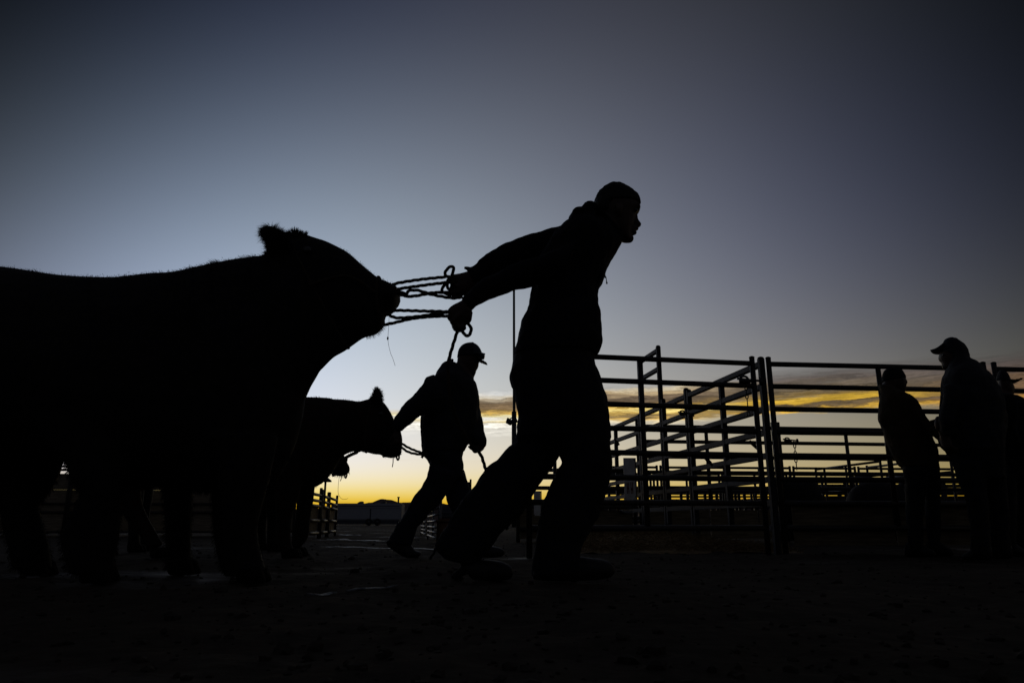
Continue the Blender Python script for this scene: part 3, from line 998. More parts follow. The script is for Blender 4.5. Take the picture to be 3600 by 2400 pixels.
# ------------------------------------------------------------------ straw bed and loose clods
def straw():
    n = 9000
    x = rng.uniform(.35, 2.2, n); y = rng.uniform(5.6, 8.2, n)
    hgt = .14 * np.exp(-((x - 1.2) / .75) ** 2) * np.exp(-((y - 6.7) / .8) ** 2)
    z = hgt * rng.uniform(.55, 1.05, n)
    P = np.stack([x, y, z], 1)
    N = np.tile((0, 0, 1.0), (n, 1))
    ang = rng.uniform(0, 2 * pi, n)
    flow = np.stack([np.cos(ang), np.sin(ang), rng.uniform(-.1, .35, n)], 1)
    me = fur('straw_bed', P, N, .13, flow, 'straw', stand=.12, width=.0022, curl=.3)
    tag(link('straw_bed', me), 'loose straw bedding heaped inside the near pen', None, kind='stuff')
    gx, gy = np.meshgrid(np.linspace(.3, 2.25, 40), np.linspace(5.5, 8.3, 40))
    gz_ = .13 * np.exp(-((gx - 1.2) / .75) ** 2) * np.exp(-((gy - 6.7) / .8) ** 2) - .012 + (vnoise(gx * 12, gy * 12, 9) - .5) * .03
    V = np.stack([gx, gy, gz_], -1).reshape(-1, 3)
    Fc = [(i * 40 + j, i * 40 + j + 1, i * 40 + 41 + j, i * 40 + 40 + j) for i in range(39) for j in range(39)]
    tag(link('straw_mound', mesh('straw_mound', V, Fc, 'straw')), 'packed straw under the loose bedding of the near pen', None, kind='stuff')
straw()

def clods():
    bm = bmesh.new()
    bmesh.ops.create_icosphere(bm, subdivisions=1, radius=1)
    bv = np.array([v.co[:] for v in bm.verts]); bm.verts.index_update()
    bf = [tuple(v.index for v in f.verts) for f in bm.faces]
    bm.free()
    VV, FF, n = [], [], 0
    for i in range(2600):
        r = 0.9 + 10 * rng.random() ** 1.6
        a = rng.uniform(-.72, .72)
        x, y = r * math.sin(a), r * math.cos(a)
        s = rng.choice([.004, .007, .011, .018], p=[.45, .33, .17, .05])
        v = bv * s * rng.uniform(.6, 1.3, 3) * (1, 1, .6) + rng.normal(0, s * .12, bv.shape) + (x, y, float(ground_z(np.array(x), np.array(y))) + s * .2)
        VV.append(v)
        FF += [tuple(q + n for q in f) for f in bf]
        n += len(bv)
    tag(link('dirt_clods', mesh('dirt_clods', np.concatenate(VV), FF, 'dirt_clod', False)), 'small clods of earth scattered over the yard', None, kind='stuff')
clods()

def puddle(label, pts, w):
    P = np.array([ground_at(x, y)[:2] for x, y in pts])
    P = spline(np.c_[P, np.zeros(len(P))], 8)[:, :2]
    n = len(P)
    d = np.gradient(P, axis=0); d /= np.linalg.norm(d, axis=1)[:, None]
    nn = np.stack([-d[:, 1], d[:, 0]], 1)
    t = np.linspace(0, 1, n)
    ww = w * np.sin(pi * np.clip(t, .02, .98)) ** .6
    V, Fc = [], []
    for i in range(n):
        for k in range(9):
            q = (k - 4) / 4
            e = ww[i] * (.55 + .9 * float(vnoise(np.array(t[i] * 14 + (k > 4) * 9), np.array(w * 50), 4)))
            p = P[i] + nn[i] * q * e
            V.append((p[0], p[1], .0045 + float(ground_z(np.array(p[0]), np.array(p[1]))) * .8 + .004 * (1 - q * q)))
    for i in range(n - 1):
        for k in range(8):
            Fc.append((i * 9 + k, (i + 1) * 9 + k, (i + 1) * 9 + k + 1, i * 9 + k + 1))
    tag(link('ice_puddle', mesh('ice_puddle', V, Fc, 'wet_ice')), label, None, kind='structure')
puddle('thin frozen puddle streak on the dirt left of the hooded man\'s back shoe', [(796, 1362), (830, 1358), (870, 1354), (912, 1350)], .012)
puddle('small frozen puddle nearest the camera, left of the longer streak', [(704, 1374), (728, 1372), (752, 1368), (774, 1366)], .013)
puddle('thin frozen streak of water beside the boy\'s back shoe', [(735, 1256), (800, 1257), (890, 1258), (985, 1260), (1022, 1261)], .05)
puddle('frozen streak on the alley floor before the white trailer', [(752, 1237), (800, 1239), (860, 1240), (905, 1242)], .09)
puddle('frozen streak farther along the alley floor', [(775, 1227), (800, 1228), (830, 1229)], .08)

# ------------------------------------------------------------------ cattle
def hoof(parent, base, name_loc, w, h, l, m='hoof_horn'):
    V1, F1 = box(-l * .55, l * .6, -w / 2, -w * .04, 0, h, .006)
    V2, F2 = box(-l * .55, l * .6, w * .04, w / 2, 0, h, .006)
    V, Fc = join((V1, F1), (V2, F2))
    V[:, 0] += (h - V[:, 2]) * .35
    V[:, :2] *= (1 - V[:, 2:] / h * .12)
    link('hoof', mesh('hoof', V, Fc, m), parent, tuple(np.asarray(name_loc) - base))

def ring_rope(pts, r=.0065, closed=True):
    P = resample(spline(pts, 8, closed), .004)
    return tube(P, r, 9, lobes=3, pitch=.03, amp=.16, cap=not closed)

# --- the big black steer in front
YA = 2.95
A0 = np.array([-1.9, YA, 0.0])
steer = thing('steer', 'big black steer in the foreground pulled by the hooded man, filling the left side', 'steer', tuple(A0))
trunk = [(-440, 770, -440, 900, YA, .08), (-415, 700, -415, 985, YA, .18), (-320, 635, -320, 1060, YA, .26), (-160, 603, -160, 1085, YA, .30),
         (-20, 607, -20, 1075, YA, .32), (60, 615, 60, 1060, YA, .33), (150, 629, 150, 1056, YA, .34), (215, 634, 215, 1090, YA, .35), (290, 635.5, 290, 1114, YA, .35),
         (360, 627, 360, 1118, YA, .34), (420, 623, 420, 1124, YA, .33), (480, 609, 480, 1132, YA, .31), (530, 598, 530, 1138, YA, .28),
         (575, 590.5, 575, 1136, YA, .25), (615, 586, 625, 1112, YA, .22), (640, 588, 665, 1045, YA, .185), (652, 600, 688, 975, YA, .14), (655, 650, 697, 925, YA, .09)]
neck = [(560, 600, 640, 1080, YA, .20), (600, 588, 698, 918, YA, .17), (622, 575, 722, 872, YA, .15), (645, 560, 745, 836, YA, .135), (662, 545, 772, 818, YA, .125)]
head = [(640, 600, 738, 850, YA, .11), (655, 548, 765, 822, YA, .125), (676, 537, 790, 808, YA, .13), (702, 537, 815, 790, YA, .13)] + secs('a', [
    (790, 343, 1225, 1290, YA, .128), (900, 378, 1270, 1268, YA, .118), (1005, 428, 1315, 1258, YA, .108), (1105, 484, 1345, 1248, YA, .10),
    (1200, 566, 1390, 1210, YA, .093), (1290, 642, 1415, 1170, YA, .087), (1395, 722, 1440, 1100, YA, .085), (1480, 757, 1462, 1046, YA, .09)])
muzzle = secs('a', [(1395, 722, 1430, 1060, YA, .08), (1480, 757, 1478, 1044, YA, .092), (1530, 780, 1520, 1020, YA, .092), (1562, 815, 1548, 985, YA, .085), (1578, 850, 1566, 935, YA, .06)])
lowjaw = secs('a', [(1290, 1080, 1270, 1262, YA, .06), (1370, 1080, 1345, 1248, YA, .055), (1425, 1095, 1392, 1208, YA, .045), (1440, 1120, 1415, 1180, YA, .03)])
poll = secs('i', [(1975, 260, 2075, 330, YA, .07), (2000, 232, 2095, 290, YA, .05), (2030, 214, 2075, 245, YA, .03)])
def earA(Y, tilt):
    return loft(secs('i', [(1890, 470, 2010, 360, YA + (Y - YA) * .35, .045), (1852, 400, 1998, 275, Y, .035), (1834, 335, 1985, 250, Y + tilt * .4, .03), (1808, 275, 1950, 218, Y + tilt * .8, .024),
                           (1788, 226, 1888, 190, Y + tilt, .017), (1800, 198, 1836, 184, Y + tilt * 1.1, .01)]))
YN, YF = 2.78, 3.14
leg_fn = [(470, 1000, 640, 1000, YN, .11), (500, 1090, 622, 1090, YN, .10), (508, 1150, 606, 1150, YN, .085), (512, 1206, 593, 1206, YN, .075), (514, 1245, 595, 1245, YN, .07), (516, 1285, 604, 1285, YN, .07), (524, 1314, 612, 1308, YN, .07)]
leg_fn2 = [(430, 1000, 560, 1000, YF, .10), (478, 1100, 560, 1100, YF, .08), (487, 1150, 545, 1150, YF, .07), (489, 1206, 545, 1206, YF, .06), (494, 1250, 548, 1250, YF, .055), (503, 1290, 560, 1290, YF, .06), (508, 1308, 568, 1308, YF, .055)]
leg_ff = [(340, 1020, 470, 1020, 3.2, .10), (370, 1100, 448, 1100, 3.2, .075), (376, 1160, 444, 1155, 3.2, .065), (379, 1215, 441, 1210, 3.2, .06), (380, 1260, 439, 1255, 3.2, .058), (378, 1290, 443, 1290, 3.2, .062), (380, 1304, 446, 1304, 3.2, .06)]
leg_hn = [(60, 960, 330, 980, YN, .14), (140, 1048, 310, 1060, YN, .12), (162, 1100, 297, 1105, YN, .105), (182, 1128, 290, 1140, YN, .09), (174, 1158, 281, 1165, YN, .08), (163, 1175, 278, 1185, YN, .078),
          (153, 1200, 277, 1200, YN, .075), (139, 1222, 276, 1222, YN, .072), (139, 1250, 272, 1245, YN, .072), (150, 1290, 264, 1285, YN, .075), (160, 1318, 266, 1312, YN, .075)]
leg_hf = [(-140, 960, 150, 980, YF, .14), (-70, 1062, 146, 1062, YF, .11), (-30, 1120, 123, 1120, YF, .09), (-10, 1157, 95, 1155, YF, .075), (0, 1175, 93, 1172, YF, .065), (5, 1213, 103, 1213, YF, .06), (15, 1243, 112, 1243, YF, .06), (25, 1290, 120, 1290, YF, .065), (30, 1306, 124, 1306, YF, .065)]
earsA = [earA(2.83, -.05), earA(3.07, .05)]
shapes = [loft(trunk, 24), loft(neck), loft(head), loft(muzzle), loft(lowjaw), loft(poll)] + earsA + [loft(q, 16) for q in (leg_fn, leg_fn2, leg_ff, leg_hn, leg_hf)]
bodyA = fuse('body', shapes, .011, 'black_hide', 2, base=A0)
link('body', bodyA, steer)
for Yh, x, y in ((YN, 572, 1332), (YF, 540, 1321), (3.2, 414, 1319), (YN, 218, 1334), (YF, 80, 1321)):
    p = at(x, y, Yh)
    p[2] = 0
    hoof(steer, A0, p, .12, .06, .085)
for sgn in (-1, 1):
    c = at(*px('a', 800, 560), YA) + (0, sgn * .118, 0)
    link('eye', mesh('eye', *ball((0, 0, 0), .02, .012, .016), 'eye'), steer, tuple(c - A0))
    c = at(*px('a', 1545, 850), YA) + (0, sgn * .055, 0)
    link('nostril', mesh('nostril', *ball((0, 0, 0), .014, .018, .01), 'eye'), steer, tuple(c - A0))
co, no = mesh_np(bodyA)
cow = co + A0
pj = proj(cow)
# short coat, longer on neck crest and belly
topv = np.where((no[:, 2] > .25) & (pj[:, 0] > -60) & (pj[:, 1] > 570) & (pj[:, 1] < 760))[0]
sel = rng.choice(topv, 30000)
jit = rng.normal(0, .005, (len(sel), 3))
crest = np.clip((pj[sel, 0] - 330) / 150, 0, 1) * np.clip((640 - pj[sel, 0]) / 30, 0, 1)
tuft = np.clip(vnoise(pj[sel, 0] / 26, pj[sel, 0] * 0, 31) * 1.6 - .3, .25, 1.2)
ln = (.006 + .010 * crest) * tuft
ln = np.where(pj[sel, 0] > 715, .004, ln)
coat = fur('coat', co[sel] + jit, no[sel], ln, (-.75, 0, .02), 'black_hair', stand=.24, width=.0009)
tag(link('coat', coat, steer), 'shaggy winter hair along the back', kind='stuff')
lowv = np.where(((no[:, 2] < -.15) & (pj[:, 1] > 1040)) | ((cow[:, 2] < .36) & (cow[:, 2] > .05)))[0]
sel = rng.choice(lowv, 14000)
tag(link('belly_hair', fur('belly_hair', co[sel], no[sel], .022, (-.2, 0, -.8), 'black_hair', stand=.35, width=.0013), steer), None, kind='stuff')
inear = np.where((pj[:, 0] > 590) & (pj[:, 0] < 664) & (pj[:, 1] < 583) & (cow[:, 2] > 1.25))[0]
idx = rng.choice(inear, 5000)
eflow = np.where(pj[idx, :1] < 622, (-.75, 0, -.35), (.45, 0, .35))
earh = fur('ear_hair', co[idx] + rng.normal(0, .004, (len(idx), 3)), no[idx], np.where(rng.random(len(idx)) < .1, .034, .012), eflow, 'black_hair', stand=.4, width=.0007, curl=.7)
tag(link('ear_hair', earh, steer), None, kind='stuff')
inpoll = np.where((pj[:, 0] > 655) & (pj[:, 0] < 705) & (pj[:, 1] < 548) & (no[:, 2] > 0))[0]
idx = rng.choice(inpoll, 900)
tag(link('poll_tuft', fur('poll_tuft', co[idx], no[idx], .019, (.15, 0, .5), 'black_hair', stand=.6, width=.0011), steer), None, kind='stuff')
inchin = np.where((pj[:, 0] > 840) & (pj[:, 1] > 742) & (pj[:, 1] < 775) & (no[:, 2] < 0.3))[0]
idx = rng.choice(inchin, 260)
tag(link('chin_whiskers', fur('chin_whiskers', co[idx], no[idx], .018, (.1, 0, -.5), 'black_hair', stand=.6, width=.0007), steer), None, kind='stuff')
def strand(parent, base, sheet, pts, Y, r=.0008, name='saliva_strand'):
    P = spline([at(*px(sheet, *q), Y) for q in pts], 8)
    link(name, mesh(name, *tube(P - base, r, 5), 'saliva'), parent)
strand(steer, A0, 'a', [(1484, 1048), (1482, 1150), (1474, 1270), (1480, 1340), (1500, 1420), (1518, 1462), (1540, 1530)], YA)
link('mouth_straw', mesh('mouth_straw', *ball(at(*px('a', 1472, 1278), YA) - A0, .004, .004, .008, 8), 'straw'), steer)
strand(steer, A0, 'a', [(1398, 1180), (1405, 1200), (1418, 1195), (1412, 1214), (1400, 1208)], YA, .0014, 'chin_straw')

# halter on the big steer
hal = thing('rope_halter', 'rope halter round the big foreground steer\'s muzzle and behind its ears', 'halter', tuple(A0))
def belt(top, bot, b, Y, n=14, grow=.006):
    a, c = at(*top, Y), at(*bot, Y)
    m_, u = (a + c) / 2, (a - c) / 2
    th = np.linspace(0, 2 * pi, n, endpoint=False)
    return m_ + np.cos(th)[:, None] * u * (1 + grow / np.linalg.norm(u)) + np.sin(th)[:, None] * np.array([0, b + grow, 0])
V, Fc = ring_rope(belt(px('a', 1395, 722), px('a', 1412, 1165), .088, YA, grow=-.001))
link('noseband', mesh('noseband', V - A0, Fc, 'rope_fibre'), hal)
V, Fc = ring_rope(belt((668, 548), (800, 800), .128, YA, grow=-.004))
link('crown_rope', mesh('crown_rope', V - A0, Fc, 'rope_fibre'), hal)
for sgn in (-1, 1):
    P = [at(*px('a', 1405, 930), YA) + (0, sgn * .096, 0), at(*px('a', 1150, 800), YA) + (0, sgn * .128, 0), at(730, 680, YA) + (0, sgn * .142, 0)]
    V, Fc = ring_rope(P, closed=False)
    link('cheek_rope', mesh('cheek_rope', V - A0, Fc, 'rope_fibre'), hal)

# --- second steer, led by the boy in the cap
YB = 4.75
B0 = np.array([-1.9, YB, 0.0])
steer2 = thing('steer', 'second steer with lowered head led by the boy in the cap, behind the big steer', 'steer', tuple(B0))
trunkB = [(185, 945, 185, 1010, YB, .08), (205, 925, 205, 1060, YB, .17), (250, 912, 250, 1090, YB, .24), (330, 905, 330, 1098, YB, .27), (430, 908, 430, 1106, YB, .29), (520, 912, 520, 1116, YB, .29),
          (600, 912, 600, 1132, YB, .27), (660, 911, 660, 1134, YB, .23), (705, 911, 705, 1126, YB, .19), (738, 911.5, 735, 1113, YB, .15), (760, 913, 752, 1098, YB, .11)]
neckB = secs('d', [(560, 252, 600, 1050, YB, .16), (680, 264, 690, 955, YB, .14), (790, 268, 770, 815, YB, .125), (880, 278, 855, 762, YB, .115), (950, 287, 925, 748, YB, .105), (1010, 272, 985, 752, YB, .10)])
headB = secs('d', [(1000, 274, 960, 752, YB, .095), (1070, 258, 1040, 765, YB, .10), (1130, 268, 1085, 778, YB, .098), (1180, 300, 1115, 780, YB, .09), (1228, 370, 1135, 778, YB, .08), (1264, 440, 1150, 785, YB, .075),
                   (1285, 520, 1165, 795, YB, .07), (1300, 590, 1190, 802, YB, .068), (1318, 650, 1215, 808, YB, .07), (1334, 700, 1245, 810, YB, .065), (1338, 745, 1285, 800, YB, .05), (1334, 772, 1318, 788, YB, .02)])
def earB(Y, tilt):
    return loft(secs('d', [(1050, 360, 1150, 360, YB + (Y - YB) * .3, .035), (1050, 290, 1165, 290, Y, .03), (1068, 235, 1158, 240, Y + tilt * .5, .025), (1080, 195, 1144, 200, Y + tilt, .018), (1098, 162, 1122, 164, Y + tilt, .008)]))
lB1 = [(625, 1040, 700, 1040, 4.62, .09), (630, 1130, 690, 1130, 4.62, .07), (633, 1180, 672, 1180, 4.62, .055), (634, 1225, 668, 1225, 4.62, .045), (637, 1250, 671, 1250, 4.62, .045), (646, 1270, 680, 1268, 4.62, .045)]
lB2 = [(660, 1040, 740, 1050, 4.88, .09), (676, 1110, 725, 1110, 4.88, .07), (681, 1150, 720, 1150, 4.88, .055), (678, 1190, 713, 1190, 4.88, .05), (670, 1235, 709, 1230, 4.88, .05), (668, 1262, 695, 1250, 4.88, .045), (664, 1272, 682, 1262, 4.88, .04)]
lB3 = [(235, 1050, 330, 1040, 4.62, .11), (262, 1120, 325, 1110, 4.62, .08), (278, 1165, 326, 1150, 4.62, .06), (286, 1188, 334, 1172, 4.62, .05), (305, 1212, 345, 1195, 4.62, .045), (330, 1240, 362, 1225, 4.62, .042), (346, 1262, 376, 1248, 4.62, .042)]
lB4 = [(205, 1050, 300, 1050, 4.9, .10), (222, 1130, 275, 1130, 4.9, .07), (214, 1190, 258, 1190, 4.9, .05), (216, 1240, 250, 1240, 4.9, .045), (222, 1266, 256, 1266, 4.9, .05)]
bodyB = fuse('body', [loft(trunkB, 20), loft(neckB), loft(headB), earB(YB - .07, -.03), earB(YB + .07, .03)] + [loft(q, 14) for q in (lB1, lB2, lB3, lB4)], .013, 'brown_hide', 2, base=B0)
link('body', bodyB, steer2)
for Yh, x, y in ((4.62, 665, 1276), (4.88, 680, 1272), (4.62, 366, 1268), (4.9, 240, 1275)):
    p = at(x, y, Yh)
    hoof(steer2, B0, (p[0], p[1], max(0, p[2] - .03) if x == 366 else 0), .09, .06, .1)
for sgn in (-1, 1):
    c = at(*px('d', 1165, 420), YB) + (0, sgn * .083, 0)
    link('eye', mesh('eye', *ball((0, 0, 0), .018, .011, .014), 'eye'), steer2, tuple(c - B0))
co, no = mesh_np(bodyB)
pj = proj(co + B0)
idx = rng.choice(len(co), 7000)
tag(link('coat', fur('coat', co[idx], no[idx], .013, (-.4, 0, .2), 'black_hair', stand=.45, width=.0014), steer2), None, kind='stuff')
ie = np.where((pj[:, 0] > 850) & (pj[:, 0] < 884) & (pj[:, 1] < 922))[0]
idx = rng.choice(ie, 3200)
tag(link('ear_hair', fur('ear_hair', co[idx] + rng.normal(0, .005, (len(idx), 3)), no[idx], np.where(rng.random(len(idx)) < .12, .024, .010), (.35, 0, .5), 'black_hair', stand=.45, width=.0009), steer2), None, kind='stuff')
strand(steer2, B0, 'd', [(1260, 808), (1259, 850), (1252, 892)], YB, .003, 'mouth_straw')
hb = thing('rope_halter', 'rope halter on the second steer, a small loop below its chin', 'halter', tuple(B0))
V, Fc = ring_rope(belt(px('d', 1296, 560), px('d', 1170, 798), .074, YB, grow=-.004), .008)
link('noseband', mesh('noseband', V - B0, Fc, 'rope_fibre'), hb)
V, Fc = ring_rope(belt(px('d', 1080, 262), px('d', 1010, 762), .102, YB, grow=-.006), .008)
link('crown_rope', mesh('crown_rope', V - B0, Fc, 'rope_fibre'), hb)
V, Fc = ring_rope([at(*px('d', *q), YB) for q in ((1290, 785), (1296, 815), (1303, 828), (1312, 815), (1316, 785))], .006, False)
link('chin_loop', mesh('chin_loop', V - B0, Fc, 'rope_fibre'), hb)

# --- third steer, hidden but for its muzzle and halter
YC = 5.75
C0 = np.array([-2.2, YC, 0.0])
steer3 = thing('steer', 'third steer hidden behind, its drooling muzzle showing under the second steer\'s neck', 'steer', tuple(C0))
trunkC = [(235, 965, 235, 1020, YC, .08), (255, 945, 255, 1060, YC, .18), (320, 935, 320, 1085, YC, .25), (420, 936, 420, 1095, YC, .28), (520, 938, 520, 1105, YC, .28), (600, 938, 600, 1110, YC, .25), (650, 940, 650, 1095, YC, .19), (680, 945, 680, 1070, YC, .13)]
neckC = [(600, 945, 610, 1090, YC, .17), (650, 940, 670, 1065, YC, .14), (690, 935, 720, 1060, YC, .115), (720, 945, 735, 1062, YC, .10)]
headC = [(700, 940, 722, 1062, YC, .10), (735, 955, 738, 1075, YC, .095), (760, 990, 748, 1080, YC, .085)] + secs('d', [(790, 740, 680, 950, YC, .075), (822, 812, 705, 962, YC, .066), (846, 858, 735, 972, YC, .06), (860, 890, 772, 976, YC, .062), (862, 915, 812, 968, YC, .05), (852, 940, 835, 955, YC, .02)])
lC = [[(x + dx_ * 0, 1060, x + 62, 1060, Yc, .08), (x + 10, 1150, x + 50, 1150, Yc, .06), (x + 14, 1205, x + 42, 1205, Yc, .045), (x + 12, 1255, x + 44, 1255, Yc, .05)] for x, Yc, dx_ in ((600, 5.65, 0), (570, 5.9, 0), (280, 5.65, 0), (300, 5.9, 0))]
bodyC = fuse('body', [loft(trunkC, 18), loft(neckC), loft(headC)] + [loft(q, 12) for q in lC] + [loft([(735, 965, 708, 985, YC - .05, .03), (722, 950, 700, 965, YC - .1, .02), (700, 930, 675, 950, YC - .17, .018), (684, 925, 670, 938, YC - .2, .008)]),
             loft([(735, 965, 708, 985, YC + .05, .03), (722, 950, 700, 965, YC + .1, .02), (700, 930, 675, 950, YC + .17, .018), (684, 925, 670, 938, YC + .2, .008)])], .015, 'black_hide', 2, base=C0)
link('body', bodyC, steer3)
for Yh, x in ((5.65, 630), (5.9, 600), (5.65, 310), (5.9, 330)):
    p = at(x, 1260, Yh)
    hoof(steer3, C0, (p[0], p[1], 0), .09, .06, .1)
co, no = mesh_np(bodyC)
pj = proj(co + C0)
im = np.where((pj[:, 0] > 755) & (no[:, 2] < -.1))[0]
tag(link('chin_whiskers', fur('chin_whiskers', co[rng.choice(im, 160)], no[rng.choice(im, 160)], .028, (0, 0, -.8), 'black_hair', stand=.3, width=.0012), steer3), None, kind='stuff')
strand(steer3, C0, 'd', [(768, 972), (762, 1000), (755, 1080), (758, 1140), (785, 1180), (820, 1186), (846, 1178)], YC, .0014)
strand(steer3, C0, 'd', [(785, 965), (784, 995), (774, 1020)], YC, .003, 'mouth_straw')
hc = thing('rope_halter', 'rope halter on the hidden third steer\'s muzzle', 'halter', tuple(C0))
V, Fc = ring_rope(belt(px('d', 826, 820), px('d', 712, 965), .072, YC), .008)
link('noseband', mesh('noseband', V - C0, Fc, 'rope_fibre'), hc)
V, Fc = ring_rope([at(*px('d', *q), YC) for q in ((815, 968), (820, 990), (830, 986), (836, 955))], .006, False)
link('chin_loop', mesh('chin_loop', V - C0, Fc, 'rope_fibre'), hc)

# calves lying in the pens beyond the right-hand panel
def lying_calf(label, x0, x1, ytop, Y, flip):
    base = at((x0 + x1) / 2, 1240, Y); base[2] = 0
    t = thing('calf', label, 'calf', tuple(base), 0, 'dark calves resting in the pens')
    w = x1 - x0
    def X(f): return x1 - f * w if flip else x0 + f * w
    S = [(X(0), ytop + 60, X(0), 1236, Y, .06), (X(.05), ytop + 22, X(.05), 1240, Y, .16), (X(.2), ytop + 2, X(.2), 1242, Y, .23), (X(.45), ytop, X(.45), 1242, Y, .26), (X(.65), ytop + 6, X(.65), 1240, Y, .22), (X(.78), ytop + 22, X(.78), 1225, Y, .14), (X(.82), ytop + 60, X(.82), 1190, Y, .07)]
    H = [(X(.7), ytop - 2, X(.78), ytop + 70, Y, .11), (X(.82), ytop - 12, X(.84), ytop + 55, Y, .09), (X(.92), ytop + 2, X(.88), ytop + 60, Y, .075), (X(.99), ytop + 26, X(.94), ytop + 62, Y, .055), (X(1.02), ytop + 42, X(.99), ytop + 60, Y, .03)]
    E = [loft([(X(.80), ytop - 2, X(.83), ytop + 10, Y + s * .08, .015), (X(.74), ytop - 8, X(.76), ytop + 6, Y + s * .2, .015)], 10) for s in (-1, 1)]
    Lg = loft([(X(.6), 1205, X(.6), 1240, Y - .2, .05), (X(.8), 1215, X(.8), 1242, Y - .24, .05), (X(.86), 1228, X(.86), 1242, Y - .22, .04)], 10)
    link('body', fuse('body', [loft(S), loft(H), Lg] + E, .018, 'black_hide', 2, base=base), t)
    for s in (-1, 1):
        c = at(X(.88), ytop + 12, Y) + (0, s * .075, 0)
        link('eye', mesh('eye', *ball((0, 0, 0), .015, .01, .012, 8), 'eye'), t, tuple(c - base))
lying_calf('dark calf lying in the pen just right of the chained gate posts', 1768, 1884, 1098, 7.6, True)
lying_calf('dark calf lying in the pen behind the beanie man', 1945, 2120, 1106, 7.7, False)

# ------------------------------------------------------------------ people
def hand(W, fwd, nrm, curl=1.0, k=1.0):
    """palm, four unequal curled fingers and a thumb; W wrist, fwd towards the knuckles, nrm palm side"""
    f = np.asarray(fwd, float); f /= np.linalg.norm(f)
    n = np.asarray(nrm, float); n -= f * np.dot(n, f); n /= np.linalg.norm(n)
    s = np.cross(f, n)
    out = []
    W = np.asarray(W, float)
    rot = lambda v, a: v * math.cos(a) + n * math.sin(a) if False else v
    # palm
    ring = []
    for d, hw, ht in ((-.02, .027, .022), (.0, .029, .021), (.04, .040, .019), (.075, .043, .017), (.092, .040, .013)):
        th = np.linspace(0, 2 * pi, 14, endpoint=False)
        c = W + f * d * k
        ring.append(c + (np.cos(th) * hw * k)[:, None] * s + (np.sin(th) * ht * k)[:, None] * n)
    V = np.concatenate(ring + [ring[0].mean(0)[None], ring[-1].mean(0)[None]])
    m = len(ring)
    Fc = [(i * 14 + j, i * 14 + (j + 1) % 14, (i + 1) * 14 + (j + 1) % 14, (i + 1) * 14 + j) for i in range(m - 1) for j in range(14)]
    Fc += [(m * 14, (j + 1) % 14, j) for j in range(14)] + [(m * 14 + 1, (m - 1) * 14 + j, (m - 1) * 14 + (j + 1) % 14) for j in range(14)]
    out.append((V, Fc))
    for i, L in enumerate((.072, .080, .075, .060)):
        p = W + f * (.084 - .004 * abs(i - 1)) * k + s * ((i - 1.5) * .0215) * k
        pts = [p - f * .03 * k, p]
        a = 0
        for seg, da_ in ((.45, 1.05), (.32, 1.25), (.23, .9)):
            a += da_ * curl
            pts.append(pts[-1] + (f * math.cos(a) + n * math.sin(a)) * L * seg * k)
        out.append(tube(spline(pts, 4), np.linspace(.0100, .0080, (len(pts) - 1) * 4 + 1) * k, 10))
    # thumb leaves the side of the palm near its base
    b = W + f * .022 * k - s * .026 * k
    pts = [b, b - s * .018 * k + f * .022 * k + n * .012 * k, b - s * .016 * k + f * .05 * k + n * .03 * k, b + s * .004 * k + f * .066 * k + n * .042 * k]
    out.append(tube(spline(pts, 4), np.linspace(.0125, .0085, 13) * k, 10))
    return out

def person(label, base, body, jacket, trousers, shoes, mats, vox=.009, bvox=None, hair=None, cap=None, extra=(), face=None, group=None, folds=.008):
    base = np.asarray(base, float)
    t = thing('person', label, 'person', tuple(base), 0, group)
    link('body', fuse('body', body, bvox or vox * .72, 'skin', 1 if bvox else 2, base=base), t)
    link('jacket', fuse('jacket', jacket, vox, mats[0], 2, folds=folds, base=base), t)
    link('trousers', fuse('trousers', trousers, vox, mats[1], 2, folds=folds, base=base), t)
    for s in shoes:
        link('shoe', fuse('shoe', s, vox * .8, 'shoe_leather', 2, base=base), t)
    if hair:
        link('hair', fuse('hair', hair, vox * .7, 'hair', 1, folds=.0025, fscale=60, base=base), t)
    for nm, shp, mm in extra:
        link(nm, fuse(nm, shp, vox * .6, mm, 1, base=base), t)
    if face:
        sheet, ex, ey, Y, w = face
        for sg in (-1, 1):
            c = at(*px(sheet, ex, ey), Y) + (np.array([0, 1.0, 0]) if FACING is None else FACING[0]) * sg * w
            link('eye', mesh('eye', *ball((0, 0, 0), .011, .011, .009, 10), 'eye'), t, tuple(c - base))
    return t

# --- the hooded young man hauling the lead
Y1 = 2.9
skull = secs('b', [(1690, 146, 1745, 148, Y1, .025), (1645, 166, 1795, 158, Y1, .05), (1590, 204, 1870, 202, Y1, .068), (1560, 250, 1935, 250, Y1, .076), (1548, 315, 1954, 335, Y1, .078), (1552, 360, 1956, 370, Y1, .077),
                   (1580, 425, 1924, 405, Y1, .074), (1620, 490, 1915, 455, Y1, .068), (1660, 545, 1902, 515, Y1, .06), (1705, 592, 1890, 558, Y1, .052), (1755, 630, 1882, 606, Y1, .042), (1800, 645, 1884, 640, Y1, .03), (1835, 652, 1872, 655, Y1, .015)])
neck1 = secs('b', [(1600, 330, 1840, 560, Y1, .06), (1540, 380, 1800, 640, Y1, .062), (1440, 440, 1740, 700, Y1, .07)])
nose1 = secs('b', [(1905, 398, 1940, 408, Y1, .008), (1900, 430, 1944, 448, Y1, .011), (1900, 465, 1962, 475, Y1, .014), (1900, 490, 1973, 492, Y1, .016), (1900, 510, 1962, 514, Y1, .016), (1895, 522, 1932, 520, Y1, .012)])
lips1 = secs('b', [(1870, 522, 1930, 524, Y1, .018), (1870, 538, 1954, 538, Y1, .024), (1870, 554, 1906, 553, Y1, .022), (1868, 570, 1936, 573, Y1, .022), (1865, 585, 1908, 588, Y1, .018)])
